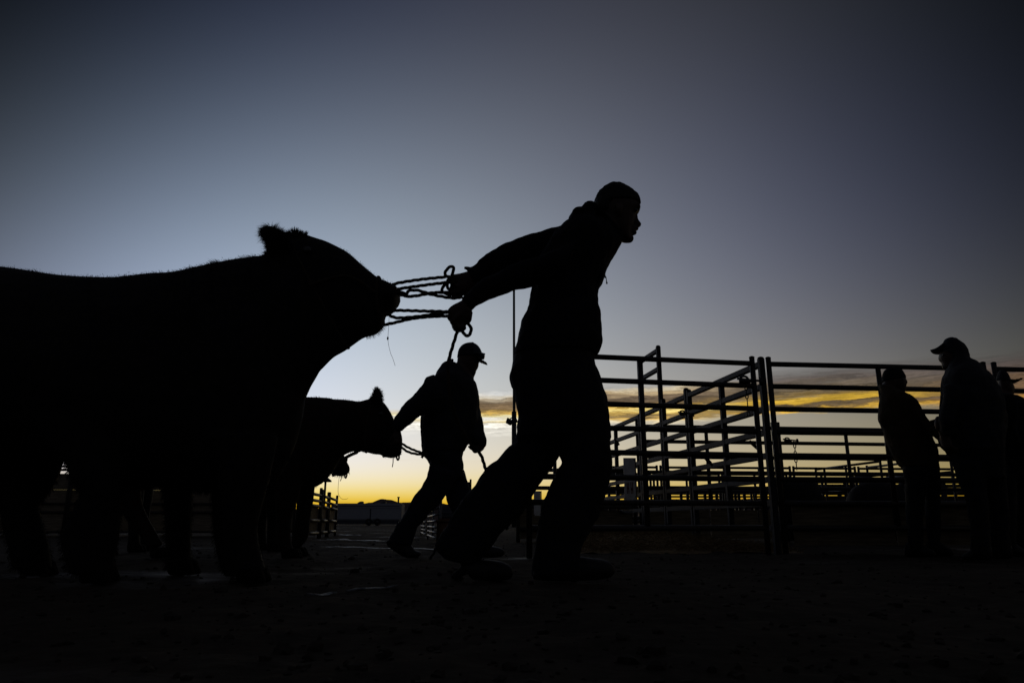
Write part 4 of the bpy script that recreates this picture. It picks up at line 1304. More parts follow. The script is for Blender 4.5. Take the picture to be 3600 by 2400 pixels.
brow1 = secs('b', [(1900, 330, 1956, 338, Y1, .05), (1905, 355, 1963, 362, Y1, .055), (1900, 385, 1950, 388, Y1, .045)])
chin1 = secs('b', [(1830, 605, 1898, 606, Y1, .025), (1830, 632, 1902, 634, Y1, .025), (1840, 654, 1884, 658, Y1, .014)])
ears1 = [loft(secs('b', [(1740, 310, 1792, 302, Y1 + s * .078, .010), (1732, 345, 1800, 345, Y1 + s * .084, .011), (1745, 385, 1790, 390, Y1 + s * .082, .009), (1755, 410, 1778, 412, Y1 + s * .078, .006)]), 10, 2) for s in (-1, 1)]
torso1 = secs('b', [(1395, 385, 1800, 655, Y1, .09), (1275, 478, 1715, 800, Y1, .20), (1140, 610, 1648, 930, Y1, .215), (1020, 840, 1612, 1035, Y1, .205), (960, 1060, 1572, 1115, Y1, .19), (925, 1265, 1584, 1262, Y1, .18),
                    (872, 1370, 1612, 1330, Y1, .185), (832, 1560, 1617, 1560, Y1, .19)]) + secs('c', [(1326, 340, 2130, 318, Y1, .19), (1326, 405, 2092, 388, Y1, .185)])
farm = secs('b', [(1290, 470, 1330, 760, 3.06, .075), (1120, 535, 1200, 800, 3.08, .072), (930, 588, 1020, 830, 3.09, .068), (800, 637, 890, 860, 3.09, .064), (630, 718, 740, 940, 3.08, .06), (500, 806, 600, 1000, 3.06, .056), (452, 868, 520, 1040, 3.05, .05), (385, 910, 450, 1070, 3.05, .046)])
narm = secs('b', [(1400, 610, 1260, 1010, 2.74, .085), (1120, 760, 965, 1068, 2.72, .078), (900, 840, 805, 1098, 2.71, .07), (720, 905, 622, 1158, 2.71, .064), (560, 985, 520, 1218, 2.71, .058), (450, 1050, 470, 1248, 2.71, .052), (385, 1110, 428, 1284, 2.71, .048), (312, 1170, 418, 1296, 2.71, .04)])
hood1 = secs('b', [(1290, 440, 1480, 620, Y1, .14), (1312, 405, 1500, 570, Y1, .14), (1386, 370, 1560, 560, Y1, .12), (1415, 322, 1570, 480, Y1, .11), (1480, 330, 1600, 470, Y1, .105), (1545, 345, 1640, 520, Y1, .10), (1640, 470, 1770, 655, Y1, .09), (1720, 560, 1802, 652, Y1, .075)])
jk1 = [loft(torso1, 20), loft(farm), loft(narm), loft(hood1),
       loft(secs('b', [(340, 880, 345, 905, 3.05, .008), (372, 884, 380, 912, 3.05, .009), (400, 900, 410, 930, 3.05, .012)]), 8, 2)]
hips1 = secs('c', [(1335, 330, 2080, 330, Y1, .165), (1320, 430, 2068, 440, Y1, .17), (1284, 575, 2120, 580, Y1, .18), (1318, 720, 2176, 738, Y1, .18), (1352, 860, 2194, 900, Y1, .175), (1356, 1000, 2204, 1000, Y1, .165), (1345, 1150, 2212, 1150, Y1, .14)])
fleg = secs('c', [(1600, 900, 2194, 900, Y1 - .03, .11), (1690, 1150, 2212, 1150, Y1 - .03, .105)]) + secs('e', [(1738, 260, 2220, 262, Y1 - .03, .10), (1776, 325, 2222, 330, Y1 - .03, .10), (1720, 425, 2208, 430, Y1 - .03, .098), (1645, 560, 2180, 560, Y1 - .03, .097),
    (1590, 690, 2142, 715, Y1 - .03, .095), (1565, 830, 2085, 845, Y1 - .03, .092), (1550, 930, 2018, 950, Y1 - .03, .09), (1527, 1100, 1956, 1090, Y1 - .03, .088), (1500, 1270, 1952, 1210, Y1 - .03, .085), (1492, 1370, 1960, 1330, Y1 - .03, .08)])
rleg = secs('e', [(1365, 20, 1850, 180, Y1 + .06, .12), (1320, 138, 1760, 262, Y1 + .06, .115), (1240, 200, 1715, 325, Y1 + .06, .11), (1180, 288, 1640, 430, Y1 + .06, .105), (1080, 370, 1560, 530, Y1 + .06, .10), (985, 490, 1475, 690, Y1 + .06, .095), (905, 590, 1385, 825, Y1 + .06, .092),
    (800, 740, 1290, 905, Y1 + .06, .09), (705, 900, 1205, 985, Y1 + .06, .088), (620, 1040, 1130, 1080, Y1 + .06, .085), (605, 1110, 1060, 1180, Y1 + .06, .08), (690, 1215, 1010, 1260, Y1 + .06, .07)])
hem = secs('e', [(745, 1370, 760, 1398, Y1 + .06, .02), (775, 1335, 820, 1385, Y1 + .06, .03), (830, 1285, 890, 1345, Y1 + .06, .04), (860, 1230, 950, 1290, Y1 + .06, .05)])
tr1 = [loft(hips1, 20), loft(fleg), loft(rleg), loft(hem, 10)]
sh_f = secs('e', [(1500, 1300, 1500, 1404, Y1 - .03, .036), (1700, 1250, 1700, 1412, Y1 - .03, .042), (1900, 1190, 1900, 1412, Y1 - .03, .046), (2010, 1197, 2010, 1408, Y1 - .03, .05), (2130, 1212, 2130, 1398, Y1 - .03, .05), (2205, 1240, 2205, 1384, Y1 - .03, .042), (2238, 1275, 2238, 1355, Y1 - .03, .028), (2252, 1310, 2252, 1332, Y1 - .03, .008)])
sh_r = secs('e', [(800, 1200, 905, 1350, Y1 + .05, .036), (900, 1210, 945, 1400, Y1 + .05, .04), (1010, 1215, 1030, 1408, Y1 + .05, .045), (1120, 1218, 1120, 1412, Y1 + .05, .05), (1220, 1235, 1215, 1410, Y1 + .05, .05), (1290, 1272, 1285, 1396, Y1 + .05, .04), (1316, 1308, 1312, 1362, Y1 + .05, .02)])
W_n = at(*px('b', 385, 1235), 2.71)
W_f = at(*px('b', 420, 1000), 3.05)
hn = hand(W_n, at(*px('b', 280, 1340), 2.72) - W_n, (.15, .35, -.9), .95, 1.02)
hf = hand(W_f, at(*px('b', 290, 1030), 3.06) - W_f, (.1, -.3, -.9), .95, 1.0)
palm_n = loft(secs('b', [(330, 1185, 425, 1300, 2.71, .030), (300, 1205, 420, 1330, 2.71, .034), (230, 1240, 412, 1380, 2.715, .036), (190, 1285, 385, 1405, 2.72, .036), (205, 1330, 330, 1425, 2.72, .032), (240, 1380, 300, 1432, 2.72, .024)]), 14)
palm_f = loft(secs('b', [(430, 905, 480, 1060, 3.05, .034), (370, 925, 425, 1085, 3.05, .036), (310, 942, 370, 1140, 3.05, .036), (262, 952, 310, 1150, 3.05, .032), (240, 985, 262, 1120, 3.05, .024)]), 14)
kn = [ball(at(*px('b', x, y), 2.72), .0115, .024, .0115, 10) for x, y in ((214, 1352), (238, 1390), (270, 1418), (303, 1446))]
body1 = [loft(skull), loft(neck1), loft(nose1, 12), loft(lips1, 12), loft(brow1, 12), loft(chin1, 12)] + ears1 + [loft(shrink(torso1, .8)), loft(shrink(farm, .72)), loft(shrink(narm, .72)), loft(shrink(hips1, .82)), loft(shrink(fleg, .72)), loft(shrink(rleg, .72)), palm_n, palm_f] + hn + hf + kn
hair1 = [loft(secs('b', [(1680, 138, 1748, 140, Y1, .03), (1630, 158, 1806, 148, Y1, .056), (1576, 198, 1886, 190, Y1, .074), (1546, 250, 1942, 230, Y1, .081), (1536, 305, 1969, 292, Y1, .083), (1532, 335, 1962, 315, Y1, .082)])),
         loft(secs('b', [(1536, 300, 1800, 290, Y1, .081), (1536, 350, 1720, 350, Y1, .079), (1560, 410, 1690, 410, Y1, .07)]))]
man1 = person('bareheaded person in a hooded jacket leaning forward to haul the big steer by ropes', (at(1320, 1331, Y1)[0], Y1, 0), body1, jk1, tr1, [[loft(sh_f)], [loft(sh_r)]], ('black_jacket', 'dark_trousers'), .0085, .0046, hair1, face=('b', 1905, 398, Y1, .040))
m1b = np.array(man1.location)
for a_, b_ in (((1636, 930), (1643, 985)), ((1648, 975), (1656, 1038))):
    P = [at(*px('b', *a_), Y1), at(*px('b', (a_[0] + b_[0]) / 2, (a_[1] * .4 + b_[1] * .6)), Y1), at(*px('b', *b_), Y1)]
    link('zip_pull', mesh('zip_pull', *tube(np.array(P) - m1b, [.0014, .0018, .0042], 8), 'plastic_black'), man1)
P = spline([at(*px('e', *q), Y1 + .03) for q in ((645, 1095), (600, 1125), (590, 1160), (565, 1190), (558, 1215))], 6)
link('shoelace', mesh('shoelace', *tube(P - m1b, .0045, 6), 'black_jacket'), man1)

# --- the boy in the cap leading the second steer
Y2 = 4.8
cap2 = secs('c', [(905, 277, 955, 277, Y2, .03), (850, 297, 992, 297, Y2, .07), (815, 340, 1018, 330, Y2, .095), (805, 385, 1030, 365, Y2, .10), (801, 415, 1030, 410, Y2, .10)])
brim2 = secs('c', [(985, 390, 990, 448, Y2, .085), (1022, 420, 1012, 456, Y2, .08), (1055, 436, 1045, 470, Y2, .07), (1077, 452, 1066, 478, Y2, .055), (1088, 464, 1080, 478, Y2, .03)])
skull2 = secs('c', [(815, 350, 1005, 350, Y2, .08), (806, 410, 1015, 420, Y2, .09), (803, 450, 1003, 460, Y2, .09), (805, 480, 990, 500, Y2, .085), (820, 515, 982, 522, Y2, .078), (840, 550, 968, 560, Y2, .065), (870, 580, 958, 588, Y2, .045), (900, 596, 945, 598, Y2, .02)])
nose2 = secs('c', [(970, 462, 1002, 470, Y2, .012), (965, 485, 999, 492, Y2, .02), (960, 512, 990, 514, Y2, .02)])
beard2 = secs('c', [(930, 520, 980, 528, Y2, .05), (925, 550, 974, 548, Y2, .052), (905, 590, 958, 585, Y2, .045), (920, 606, 950, 602, Y2, .02)])
neck2 = secs('c', [(800, 450, 950, 560, Y2, .085), (770, 500, 960, 620, Y2, .09), (720, 560, 970, 670, Y2, .10)])
torso2 = secs('c', [(705, 455, 955, 600, Y2, .11), (650, 500, 985, 660, Y2, .17), (612, 556, 1000, 720, Y2, .21), (540, 680, 1012, 790, Y2, .215), (490, 850, 1010, 850, Y2, .21), (466, 960, 1002, 920, Y2, .20), (466, 1050, 1000, 1000, Y2, .195), (474, 1150, 960, 1130, Y2, .19), (478, 1240, 900, 1215, Y2, .19), (482, 1300, 868, 1270, Y2, .185)])
collar2 = secs('c', [(606, 550, 800, 720, Y2, .17), (640, 498, 860, 640, Y2, .155), (690, 450, 880, 600, Y2, .135), (755, 446, 930, 600, Y2, .115), (800, 470, 960, 610, Y2, .11), (880, 600, 985, 660, Y2, .09)])
barm = secs('c', [(590, 560, 720, 800, 4.64, .10), (520, 588, 660, 870, 4.62, .10), (488, 650, 600, 905, 4.6, .09), (420, 735, 520, 930, 4.6, .08), (345, 808, 455, 952, 4.6, .075), (280, 892, 392, 1000, 4.6, .07), (235, 945, 345, 1035, 4.6, .065), (212, 985, 300, 1080, 4.6, .06), (215, 1060, 297, 1092, 4.6, .05)])
farm2 = secs('c', [(800, 700, 990, 700, 5.0, .09), (850, 850, 1012, 850, 5.0, .085), (890, 960, 1034, 955, 4.9, .08), (900, 1050, 1042, 1045, 4.85, .078), (905, 1110, 1064, 1110, 4.8, .078), (908, 1160, 1073, 1160, 4.78, .075), (920, 1200, 1067, 1205, 4.78, .065), (950, 1225, 1060, 1230, 4.78, .05)])
hips2 = secs('c', [(484, 1240, 872, 1225, Y2, .17), (484, 1300, 862, 1290, Y2, .175)]) + secs('e', [(515, 275, 850, 285, Y2, .175), (538, 320, 860, 330, Y2, .17), (550, 370, 868, 390, Y2, .16), (545, 480, 880, 470, Y2, .13)])
bleg = secs('e', [(545, 340, 800, 440, 4.72, .11), (535, 420, 770, 520, 4.72, .105), (520, 478, 735, 580, 4.72, .10), (468, 555, 692, 640, 4.72, .095), (410, 635, 640, 715, 4.72, .09), (355, 715, 555, 790, 4.72, .085), (292, 832, 502, 862, 4.72, .08), (240, 922, 434, 930, 4.72, .08), (190, 1000, 420, 1000, 4.72, .078), (158, 1060, 384, 1085, 4.72, .07)])
fleg2 = secs('e', [(620, 380, 870, 390, 4.88, .11), (680, 560, 903, 520, 4.88, .10), (712, 690, 950, 640, 4.88, .095), (760, 800, 1000, 740, 4.88, .09), (820, 920, 1040, 860, 4.88, .085), (890, 1030, 1090, 980, 4.88, .08), (950, 1100, 1130, 1060, 4.88, .075)])
shb = secs('e', [(150, 1050, 250, 1000, 4.72, .05), (165, 1095, 330, 1040, 4.72, .052), (235, 1145, 385, 1085, 4.72, .055), (310, 1192, 420, 1130, 4.72, .055), (380, 1202, 455, 1140, 4.72, .05), (440, 1200, 478, 1160, 4.72, .03)])
shf = secs('e', [(940, 1060, 960, 1190, 4.88, .045), (1040, 1070, 1050, 1200, 4.88, .05), (1120, 1090, 1120, 1202, 4.88, .055), (1190, 1105, 1185, 1196, 4.88, .05), (1230, 1125, 1226, 1180, 4.88, .03), (1242, 1145, 1240, 1165, 4.88, .01)])
Wb = at(*px('c', 255, 1085), 4.6)
hb2 = hand(Wb, at(*px('c', 262, 1180), 4.6) - Wb, (-.5, .4, 0), .9, .85)
Wf2 = at(*px('c', 1005, 1165), 4.78)
hf2 = hand(Wf2, at(*px('c', 1000, 1275), 4.78) - Wf2, (-.9, -.2, -.1), 1.05, .85)
palm2 = loft(secs('c', [(930, 1180, 1062, 1190, 4.78, .05), (935, 1215, 1062, 1220, 4.78, .048), (942, 1240, 1052, 1245, 4.78, .045), (950, 1262, 1038, 1262, 4.78, .035), (968, 1275, 1018, 1275, 4.78, .02)]), 12)
fing2 = loft(secs('c', [(905, 1215, 915, 1250, 4.78, .03), (930, 1225, 935, 1256, 4.78, .032), (960, 1230, 965, 1252, 4.78, .03)]), 10)
body2 = [loft(skull2), loft(nose2, 12), loft(neck2), palm2, fing2] + hb2 + hf2 + [loft(shrink(q, .74)) for q in (torso2, hips2, bleg, fleg2)] + [loft(shrink(q, .58)) for q in (barm, farm2)]
man2 = person('person in a cap with sunglasses on top, leading the second steer by hand', (at(1000, 1278, Y2)[0], Y2, 0), body2, [loft(torso2, 20), loft(collar2), loft(barm), loft(farm2)],
              [loft(hips2), loft(bleg), loft(fleg2)], [[loft(shb)], [loft(shf)]], ('charcoal_jacket', 'denim'), .0115, .007, None,
              extra=(('beard', [loft(beard2, 12)], 'hair'), ('cap_crown', [loft(cap2)], 'cap_cloth'), ('cap_brim', [loft(brim2, 16)], 'cap_cloth')), face=('c', 965, 460, Y2, .06), folds=.008)
m2b = np.array(man2.location)
link('cap_button', mesh('cap_button', *ball(at(*px('c', 942, 276), Y2) - m2b, .012, .012, .007, 10), 'cap_cloth'), man2)
V, Fc = loft(secs('c', [(930, 282, 985, 296, Y2, .05), (930, 320, 1010, 325, Y2, .096), (925, 362, 1031, 362, Y2, .103), (928, 405, 1032, 400, Y2, .103)]), 18)
link('cap_front_panel', mesh('cap_front_panel', V - m2b, Fc, 'cap_panel'), man2)
P = [at(*px('c', 735, 448), Y2), at(*px('c', 752, 436), Y2), at(*px('c', 768, 424), Y2)]
link('hood_tip', mesh('hood_tip', *tube(np.array(P) - m2b, [.03, .018, .004], 8), 'charcoal_jacket'), man2)
# sunglasses pushed up on the cap
g0 = at(*px('c', 1030, 385), Y2)
sg = thing('sunglasses', 'wraparound sunglasses with bluish lenses resting on the boy\'s cap', 'sunglasses', tuple(g0))
for s in (-1, 1):
    V, Fc = loft(secs('c', [(1012, 362, 1050, 370, Y2 + s * .052, .012), (1012, 380, 1058, 382, Y2 + s * .052, .03), (1012, 405, 1057, 405, Y2 + s * .052, .032), (1014, 425, 1051, 424, Y2 + s * .052, .014)]), 12)
    link('lens', mesh('lens', V - g0, Fc, 'lens_blue'), sg)
    P = [at(*px('c', 1040, 375), Y2 + s * .09), at(*px('c', 1005, 368), Y2 + s * .115), at(*px('c', 975, 366), Y2 + s * .112)]
    link('temple', mesh('temple', *tube(np.array(P) - g0, .0065, 8), 'plastic_black'), sg)
    V, Fc = loft(secs('c', [(978, 358, 980, 376, Y2 + s * .108, .008), (1000, 360, 1002, 380, Y2 + s * .11, .009), (1020, 366, 1022, 386, Y2 + s * .108, .008)]), 8)
    link('side_shield', mesh('side_shield', V - g0, Fc, 'lens_blue'), sg)
link('bridge', mesh('bridge', *tube(np.array([at(*px('c', 1052, 378), Y2 - .03), at(*px('c', 1054, 376), Y2), at(*px('c', 1052, 378), Y2 + .03)]) - g0, .006, 8), 'plastic_black'), sg)

# --- people at the right
Y3 = 4.95
face_body(2080, Y3)
sk3 = secs('g', [(1010, 300, 1100, 296, Y3, .07), (985, 350, 1145, 350, Y3, .088), (984, 385, 1152, 378, Y3, .088), (990, 405, 1150, 402, Y3, .085), (1000, 430, 1148, 425, Y3, .075), (1020, 452, 1138, 448, Y3, .055), (1050, 466, 1120, 462, Y3, .03)])
nose3 = secs('g', [(1130, 355, 1152, 360, Y3, .012), (1130, 372, 1161, 380, Y3, .018), (1130, 388, 1150, 390, Y3, .016)])
bean3 = secs('g', [(1025, 287, 1088, 284, Y3, .05), (996, 300, 1120, 292, Y3, .085), (983, 325, 1138, 318, Y3, .096), (978, 350, 1149, 342, Y3, .098), (980, 385, 1140, 362, Y3, .096)])
neck3 = secs('g', [(975, 400, 1120, 440, Y3, .085), (965, 440, 1140, 465, Y3, .10)])
tor3 = secs('g', [(952, 395, 1145, 462, Y3, .12), (962, 450, 1185, 478, Y3, .19), (965, 500, 1212, 495, Y3, .21), (954, 560, 1245, 560, Y3, .215), (949, 630, 1282, 625, Y3, .21), (968, 690, 1318, 690, Y3, .20), (1000, 760, 1340, 770, Y3, .195), (1032, 850, 1365, 850, Y3, .19), (1072, 922, 1378, 920, Y3, .185), (1110, 962, 1375, 975, Y3, .18)])
arm3 = secs('g', [(1150, 490, 1225, 500, 4.78, .09), (1180, 570, 1262, 570, 4.76, .08), (1225, 640, 1300, 635, 4.75, .075), (1275, 690, 1340, 685, 4.74, .07), (1320, 740, 1380, 715, 4.72, .06), (1350, 770, 1405, 740, 4.7, .05)])
hip3 = secs('g', [(1090, 900, 1370, 900, Y3, .17), (1115, 965, 1378, 965, Y3, .17), (1140, 1040, 1382, 1040, Y3, .15)])
l3a = secs('g', [(1125, 980, 1290, 980, 4.85, .10), (1135, 1080, 1290, 1080, 4.85, .095), (1145, 1250, 1270, 1250, 4.85, .08), (1155, 1400, 1265, 1400, 4.85, .075), (1160, 1540, 1265, 1540, 4.85, .075)])
l3b = secs('g', [(1230, 980, 1382, 980, 5.06, .10), (1250, 1080, 1385, 1080, 5.06, .09), (1275, 1250, 1385, 1250, 5.06, .08), (1290, 1400, 1385, 1400, 5.06, .07), (1295, 1530, 1385, 1530, 5.06, .07)])
def shoe_lr(x0, x1, y, Y, flip=False):
    w = x1 - x0
    X = (lambda f: x1 - f * w) if flip else (lambda f: x0 + f * w)
    q = at((x0 + x1) / 2, y, Y)
    yb = proj(np.array([q[0], q[1], 0.0]))[1]
    return loft([(X(0), yb - 30, X(0), yb - 2, Y, .036), (X(.15), yb - 38, X(.15), yb, Y, .042), (X(.45), yb - 36, X(.45), yb, Y, .045), (X(.75), yb - 22, X(.75), yb, Y, .05), (X(.93), yb - 15, X(.93), yb - 1, Y, .038), (X(1), yb - 9, X(1), yb - 4, Y, .012)])
W3 = at(*px('g', 1375, 755), 4.71)
h3 = hand(W3, at(*px('g', 1425, 790), 4.69) - W3, (0, .3, -.9), .6, 1.0)
body3 = [loft(sk3), loft(nose3, 10), loft(neck3)] + h3 + [loft(shrink(q, .74)) for q in (tor3, arm3, hip3, l3a, l3b)]
person('person in a knit beanie and brown work coat, leaning back against the right-hand fence', (at(2090, 1277, Y3)[0], Y3, 0), body3, [loft(tor3, 20), loft(arm3)], [loft(hip3), loft(l3a), loft(l3b)],
       [[shoe_lr(2078, 2150, 1275, 4.85)], [shoe_lr(2125, 2192, 1270, 5.06)]], ('tan_jacket', 'dark_trousers'), .013, None, None, extra=(('beanie', [loft(bean3)], 'black_jacket'),), face=('g', 1118, 366, Y3, .062), folds=.009)

Y4 = 4.5
face_body(2245, Y4)
sk4 = secs('g', [(1400, 120, 1540, 130, Y4, .085), (1382, 170, 1565, 180, Y4, .09), (1371, 192, 1568, 205, Y4, .09), (1372, 222, 1568, 240, Y4, .085), (1390, 246, 1575, 265, Y4, .08), (1392, 275, 1580, 290, Y4, .07), (1412, 300, 1580, 310, Y4, .05), (1430, 312, 1560, 320, Y4, .03)])
nose4 = secs('g', [(1372, 195, 1400, 195, Y4, .012), (1366, 218, 1400, 215, Y4, .018), (1376, 238, 1400, 236, Y4, .016)])
cap4 = secs('g', [(1440, 74, 1495, 77, Y4, .04), (1412, 88, 1545, 118, Y4, .085), (1396, 115, 1572, 165, Y4, .098), (1382, 150, 1584, 200, Y4, .10), (1378, 178, 1586, 220, Y4, .10)])
hood4 = secs('g', [(1470, 74, 1500, 90, Y4, .06), (1450, 85, 1552, 122, Y4, .10), (1445, 140, 1582, 180, Y4, .108), (1440, 200, 1588, 215, Y4, .11), (1430, 260, 1640, 250, Y4, .13), (1420, 310, 1690, 290, Y4, .17)])
brim4 = secs('g', [(1405, 105, 1400, 182, Y4, .08), (1372, 132, 1374, 189, Y4, .078), (1345, 146, 1350, 188, Y4, .07), (1325, 151, 1333, 184, Y4, .055), (1310, 154, 1318, 170, Y4, .03)])
tor4 = secs('g', [(1418, 300, 1610, 225, Y4, .12), (1408, 330, 1670, 262, Y4, .19), (1393, 375, 1740, 330, Y4, .23), (1385, 440, 1792, 400, Y4, .24), (1379, 520, 1826, 475, Y4, .24), (1378, 600, 1842, 560, Y4, .235), (1386, 680, 1844, 660, Y4, .225), (1396, 755, 1842, 750, Y4, .215), (1432, 808, 1838, 810, Y4, .20), (1440, 860, 1832, 860, Y4, .195)])
arm4 = secs('g', [(1400, 400, 1540, 420, 4.28, .10), (1392, 500, 1530, 510, 4.27, .095), (1378, 590, 1500, 610, 4.26, .085), (1372, 650, 1470, 690, 4.26, .075), (1380, 720, 1450, 760, 4.3, .065)])
hip4 = secs('g', [(1438, 800, 1835, 800, Y4, .185), (1445, 880, 1832, 880, Y4, .185), (1472, 960, 1832, 960, Y4, .175), (1500, 1040, 1836, 1040, Y4, .15)])
l4a = secs('g', [(1462, 930, 1690, 930, 4.4, .11), (1492, 1030, 1700, 1030, 4.4, .105), (1520, 1100, 1705, 1100, 4.4, .10), (1548, 1167, 1712, 1167, 4.4, .095), (1575, 1260, 1725, 1260, 4.4, .09), (1590, 1400, 1730, 1400, 4.4, .085), (1596, 1570, 1735, 1570, 4.4, .085)])
l4b = secs('g', [(1640, 930, 1834, 930, 4.62, .11), (1670, 1100, 1845, 1100, 4.62, .10), (1700, 1260, 1860, 1260, 4.62, .09), (1720, 1400, 1865, 1400, 4.62, .085), (1725, 1560, 1870, 1560, 4.62, .085)])
hnd4 = loft(secs('g', [(1352, 615, 1400, 612, 4.3, .035), (1340, 645, 1400, 640, 4.3, .04), (1338, 672, 1405, 672, 4.3, .04), (1350, 705, 1410, 700, 4.3, .035)]), 12)
W4_ = at(*px('g', 1405, 735), 4.3)
h4 = hand(W4_, at(*px('g', 1425, 800), 4.3) - W4_, (.9, .2, 0), .6, 1.0)
W4b = at(*px('g', 1400, 640), 4.7)
h4b = hand(W4b, at(*px('g', 1350, 655), 4.7) - W4b, (0, -.3, -.9), .8, 1.0)
body4 = [loft(sk4), loft(nose4, 10), hnd4] + h4 + h4b + [loft(shrink(q, .74)) for q in (tor4, arm4, hip4, l4a, l4b)]
person('person in a billed cap and raised hood, stooping towards the one in the beanie', (at(2250, 1284, Y4)[0], Y4, 0), body4, [loft(tor4, 20), loft(arm4), loft(hood4)], [loft(hip4), loft(l4a), loft(l4b)],
       [[shoe_lr(2208, 2278, 1280, 4.4, True)], [shoe_lr(2250, 2325, 1275, 4.62, True)]], ('charcoal_jacket', 'dark_trousers'), .013, None, None, extra=(('cap_crown', [loft(cap4)], 'cap_cloth'), ('cap_brim', [loft(brim4, 16)], 'cap_cloth')), face=('g', 1412, 203, Y4, .066), folds=.009)

Y5 = 4.95
face_body(2330, Y5)
sk5 = secs('g', [(1785, 310, 1850, 320, Y5, .07), (1772, 350, 1872, 360, Y5, .085), (1775, 390, 1888, 395, Y5, .085), (1780, 430, 1893, 430, Y5, .08), (1795, 462, 1890, 465, Y5, .06), (1820, 485, 1875, 485, Y5, .03)])
nose5 = secs('g', [(1870, 395, 1890, 398, Y5, .012), (1870, 412, 1900, 418, Y5, .018), (1870, 428, 1892, 428, Y5, .014)])
hat5 = secs('g', [(1790, 296, 1838, 306, Y5, .06), (1775, 315, 1858, 330, Y5, .09), (1768, 345, 1868, 362, Y5, .097), (1764, 372, 1876, 384, Y5, .10)])
brim5 = secs('g', [(1860, 355, 1862, 392, Y5, .085), (1895, 358, 1898, 386, Y5, .08), (1925, 350, 1928, 372, Y5, .065), (1948, 346, 1952, 358, Y5, .035)])
neck5 = secs('g', [(1770, 430, 1880, 470, Y5, .085), (1760, 480, 1900, 500, Y5, .11)])
tor5 = secs('g', [(1770, 462, 1895, 482, Y5, .12), (1760, 485, 1935, 488, Y5, .19), (1745, 520, 1990, 520, Y5, .22), (1735, 620, 2020, 620, Y5, .225), (1740, 760, 2030, 760, Y5, .21), (1760, 880, 2020, 880, Y5, .20), (1775, 960, 2010, 960, Y5, .19)])
hip5 = secs('g', [(1775, 920, 2008, 920, Y5, .18), (1785, 1020, 2000, 1020, Y5, .17), (1795, 1080, 1995, 1080, Y5, .14)])
l5a = secs('g', [(1780, 1030, 1920, 1030, 4.85, .10), (1795, 1250, 1910, 1250, 4.85, .08), (1800, 1540, 1905, 1540, 4.85, .075)])
l5b = secs('g', [(1870, 1030, 2000, 1030, 5.05, .10), (1890, 1250, 1995, 1250, 5.05, .08), (1895, 1530, 1995, 1530, 5.05, .075)])
arm5 = secs('g', [(1890, 520, 1995, 530, 4.76, .09), (1900, 650, 2010, 650, 4.75, .08), (1910, 760, 2010, 770, 4.75, .07), (1930, 860, 2010, 870, 4.75, .06)])
W5 = at(*px('g', 1972, 870), 4.75)
h5 = hand(W5, (.1, 0, -1), (-.9, .1, 0), .5, 1.0)
body5 = [loft(sk5), loft(nose5, 10), loft(neck5)] + h5 + [loft(shrink(q, .74)) for q in (tor5, hip5, l5a, l5b, arm5)]
person('person in a wide-brimmed hat half hidden behind the stooping man at the right edge', (at(2330, 1277, Y5)[0], Y5, 0), body5, [loft(tor5, 20), loft(arm5)], [loft(hip5), loft(l5a), loft(l5b)],
       [[shoe_lr(2294, 2362, 1275, 4.85)], [shoe_lr(2326, 2392, 1270, 5.05)]], ('black_jacket', 'dark_trousers'), .014, None, None, extra=(('hat_crown', [loft(hat5)], 'cap_cloth'), ('hat_brim', [loft(brim5, 16)], 'cap_cloth')), face=('g', 1850, 400, Y5, .064), folds=.009)

face_body()
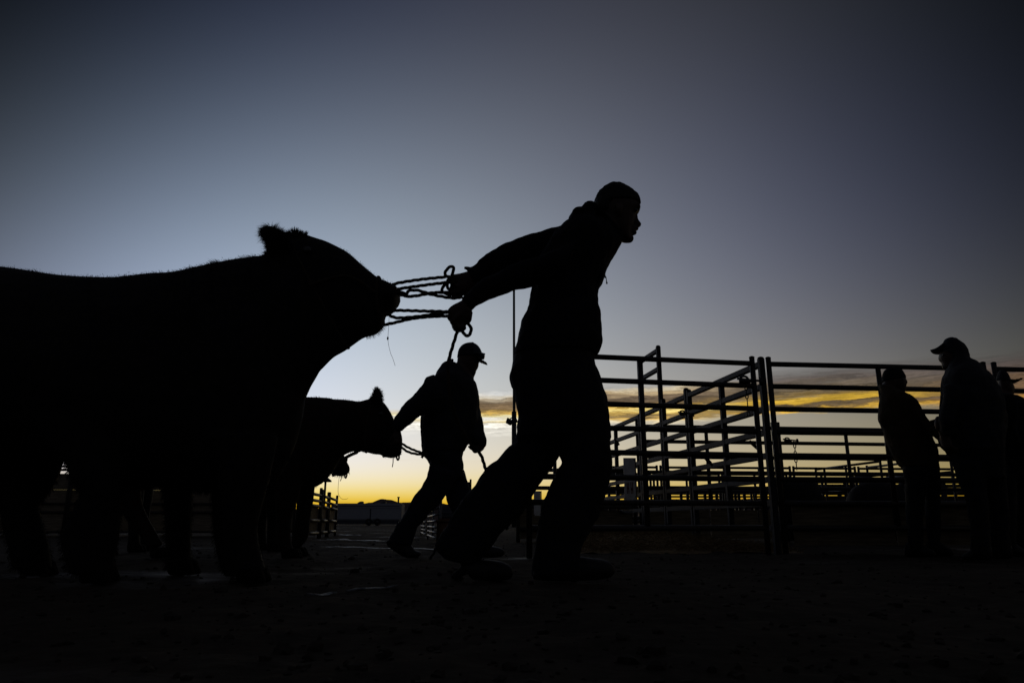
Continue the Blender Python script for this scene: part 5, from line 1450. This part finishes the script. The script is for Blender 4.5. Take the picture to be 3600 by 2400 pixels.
# ------------------------------------------------------------------ ropes
def rope(label, runs, r=.0068, pitch=.036, group=None):
    """runs: lists of (sheet, x, y, Y)"""
    P0 = at(*px(runs[0][0][0], *runs[0][0][1:3]), runs[0][0][3])
    t = thing('lead_rope', label, 'rope', tuple(P0), 0, group)
    for q in runs:
        P = resample(spline([at(*px(s, x, y), Y) for s, x, y, Y in q], 10), .0045)
        V, Fc = tube(P - P0, r, 10, lobes=3, pitch=pitch, amp=.17)
        link('rope_strand', mesh('rope_strand', V, Fc, 'rope_fibre'), t)
    return t
def ln_(s, pts, Y0, Yb=None):
    Yb = Y0 if Yb is None else Yb
    n = max(1, len(pts) - 1)
    return [(s, x, y, Y0 + (Yb - Y0) * i / n) for i, (x, y) in enumerate(pts)]
rope('coiled upper lead rope stretched from the big steer\'s nose to the man\'s far hand', [
    ln_('a', [(1500, 800), (1540, 778), (1640, 758), (1800, 735), (1950, 720), (2060, 712), (2200, 730)], 2.93, 3.05),
    ln_('a', [(1540, 840), (1580, 824), (1800, 792), (1960, 772), (2070, 762), (2180, 770)], 2.93, 3.04),
    ln_('a', [(1560, 855), (1610, 858), (1640, 872), (1668, 842), (1730, 836), (1800, 852), (1860, 872), (1960, 893), (2060, 908), (2130, 906)], 2.93, 3.03),
    ln_('a', [(1560, 878), (1620, 882), (1640, 893), (1720, 890), (1800, 876), (1870, 862), (1960, 857), (2050, 858), (2140, 850)], 2.94, 3.02),
    ln_('a', [(2060, 730), (2010, 705), (2000, 672), (2025, 635), (2058, 620), (2080, 634), (2070, 668), (2055, 720), (2020, 770), (1984, 800), (1972, 850), (2020, 872), (2100, 882)], 3.0, 3.04),
    ln_('a', [(2100, 700), (2030, 740), (2018, 790), (2040, 835), (2090, 840)], 3.0, 3.05),
    ln_('a', [(2080, 770), (2062, 790), (2072, 815), (2110, 825)], 3.0, 3.05),
    ln_('a', [(2060, 890), (2140, 905), (2150, 880), (2190, 850)], 3.02, 3.05)], r=.0070)
rope('lower lead rope from the big steer\'s chin, its looped tail hanging past the boy', [
    ln_('a', [(1500, 1045), (1530, 1024), (1600, 1022), (1800, 1028), (1960, 1032), (2050, 1040), (2120, 1070)], 2.9, 2.74),
    ln_('a', [(1450, 1064), (1488, 1060), (1505, 1076), (1560, 1090), (1650, 1087), (1780, 1074), (1900, 1056), (2010, 1040), (2110, 1060)], 2.9, 2.74),
    ln_('a', [(1415, 1158), (1520, 1138), (1680, 1100), (1820, 1082), (1920, 1076), (2020, 1074), (2110, 1090)], 2.9, 2.74),
    ln_('a', [(2110, 1090), (2120, 1150), (2150, 1190), (2165, 1228), (2196, 1254), (2226, 1240), (2238, 1200), (2225, 1160), (2196, 1130)], 2.73),
    ln_('a', [(2140, 1140), (2120, 1190), (2090, 1280), (2056, 1390), (2032, 1480), (2024, 1560)], 2.74) + ln_('r', [(1034, 910), (1052, 968), (1082, 1020), (1103, 1042), (1112, 1066), (1121, 1096), (1140, 1150), (1165, 1215)], 2.76, 3.10)], r=.0066)
rope('slack double rope from the second steer\'s nose to the boy\'s back pocket', [
    ln_('d', [(1290, 620), (1318, 655), (1345, 678), (1400, 712), (1470, 742), (1545, 766), (1580, 770)], 4.6, 4.6),
    ln_('d', [(1300, 650), (1325, 690), (1360, 728), (1410, 756), (1480, 772), (1560, 780)], 4.6, 4.6),
    ln_('d', [(1538, 780), (1530, 796), (1522, 808)], 4.58)], r=.0078)
rope('short tight rope rising from the hidden third steer\'s halter under the second steer\'s jaw', [
    ln_('d', [(790, 830), (820, 802), (870, 774), (925, 752), (985, 730), (1060, 700)], 5.75, 5.3),
    ln_('d', [(800, 838), (826, 810), (876, 782), (930, 760)], 5.74, 5.5)], r=.0085)
rope('end of rope held in the boy\'s front hand against his hip', [
    ln_('c', [(1005, 1250), (985, 1240), (950, 1232), (905, 1225)], 4.76)], r=.0075)
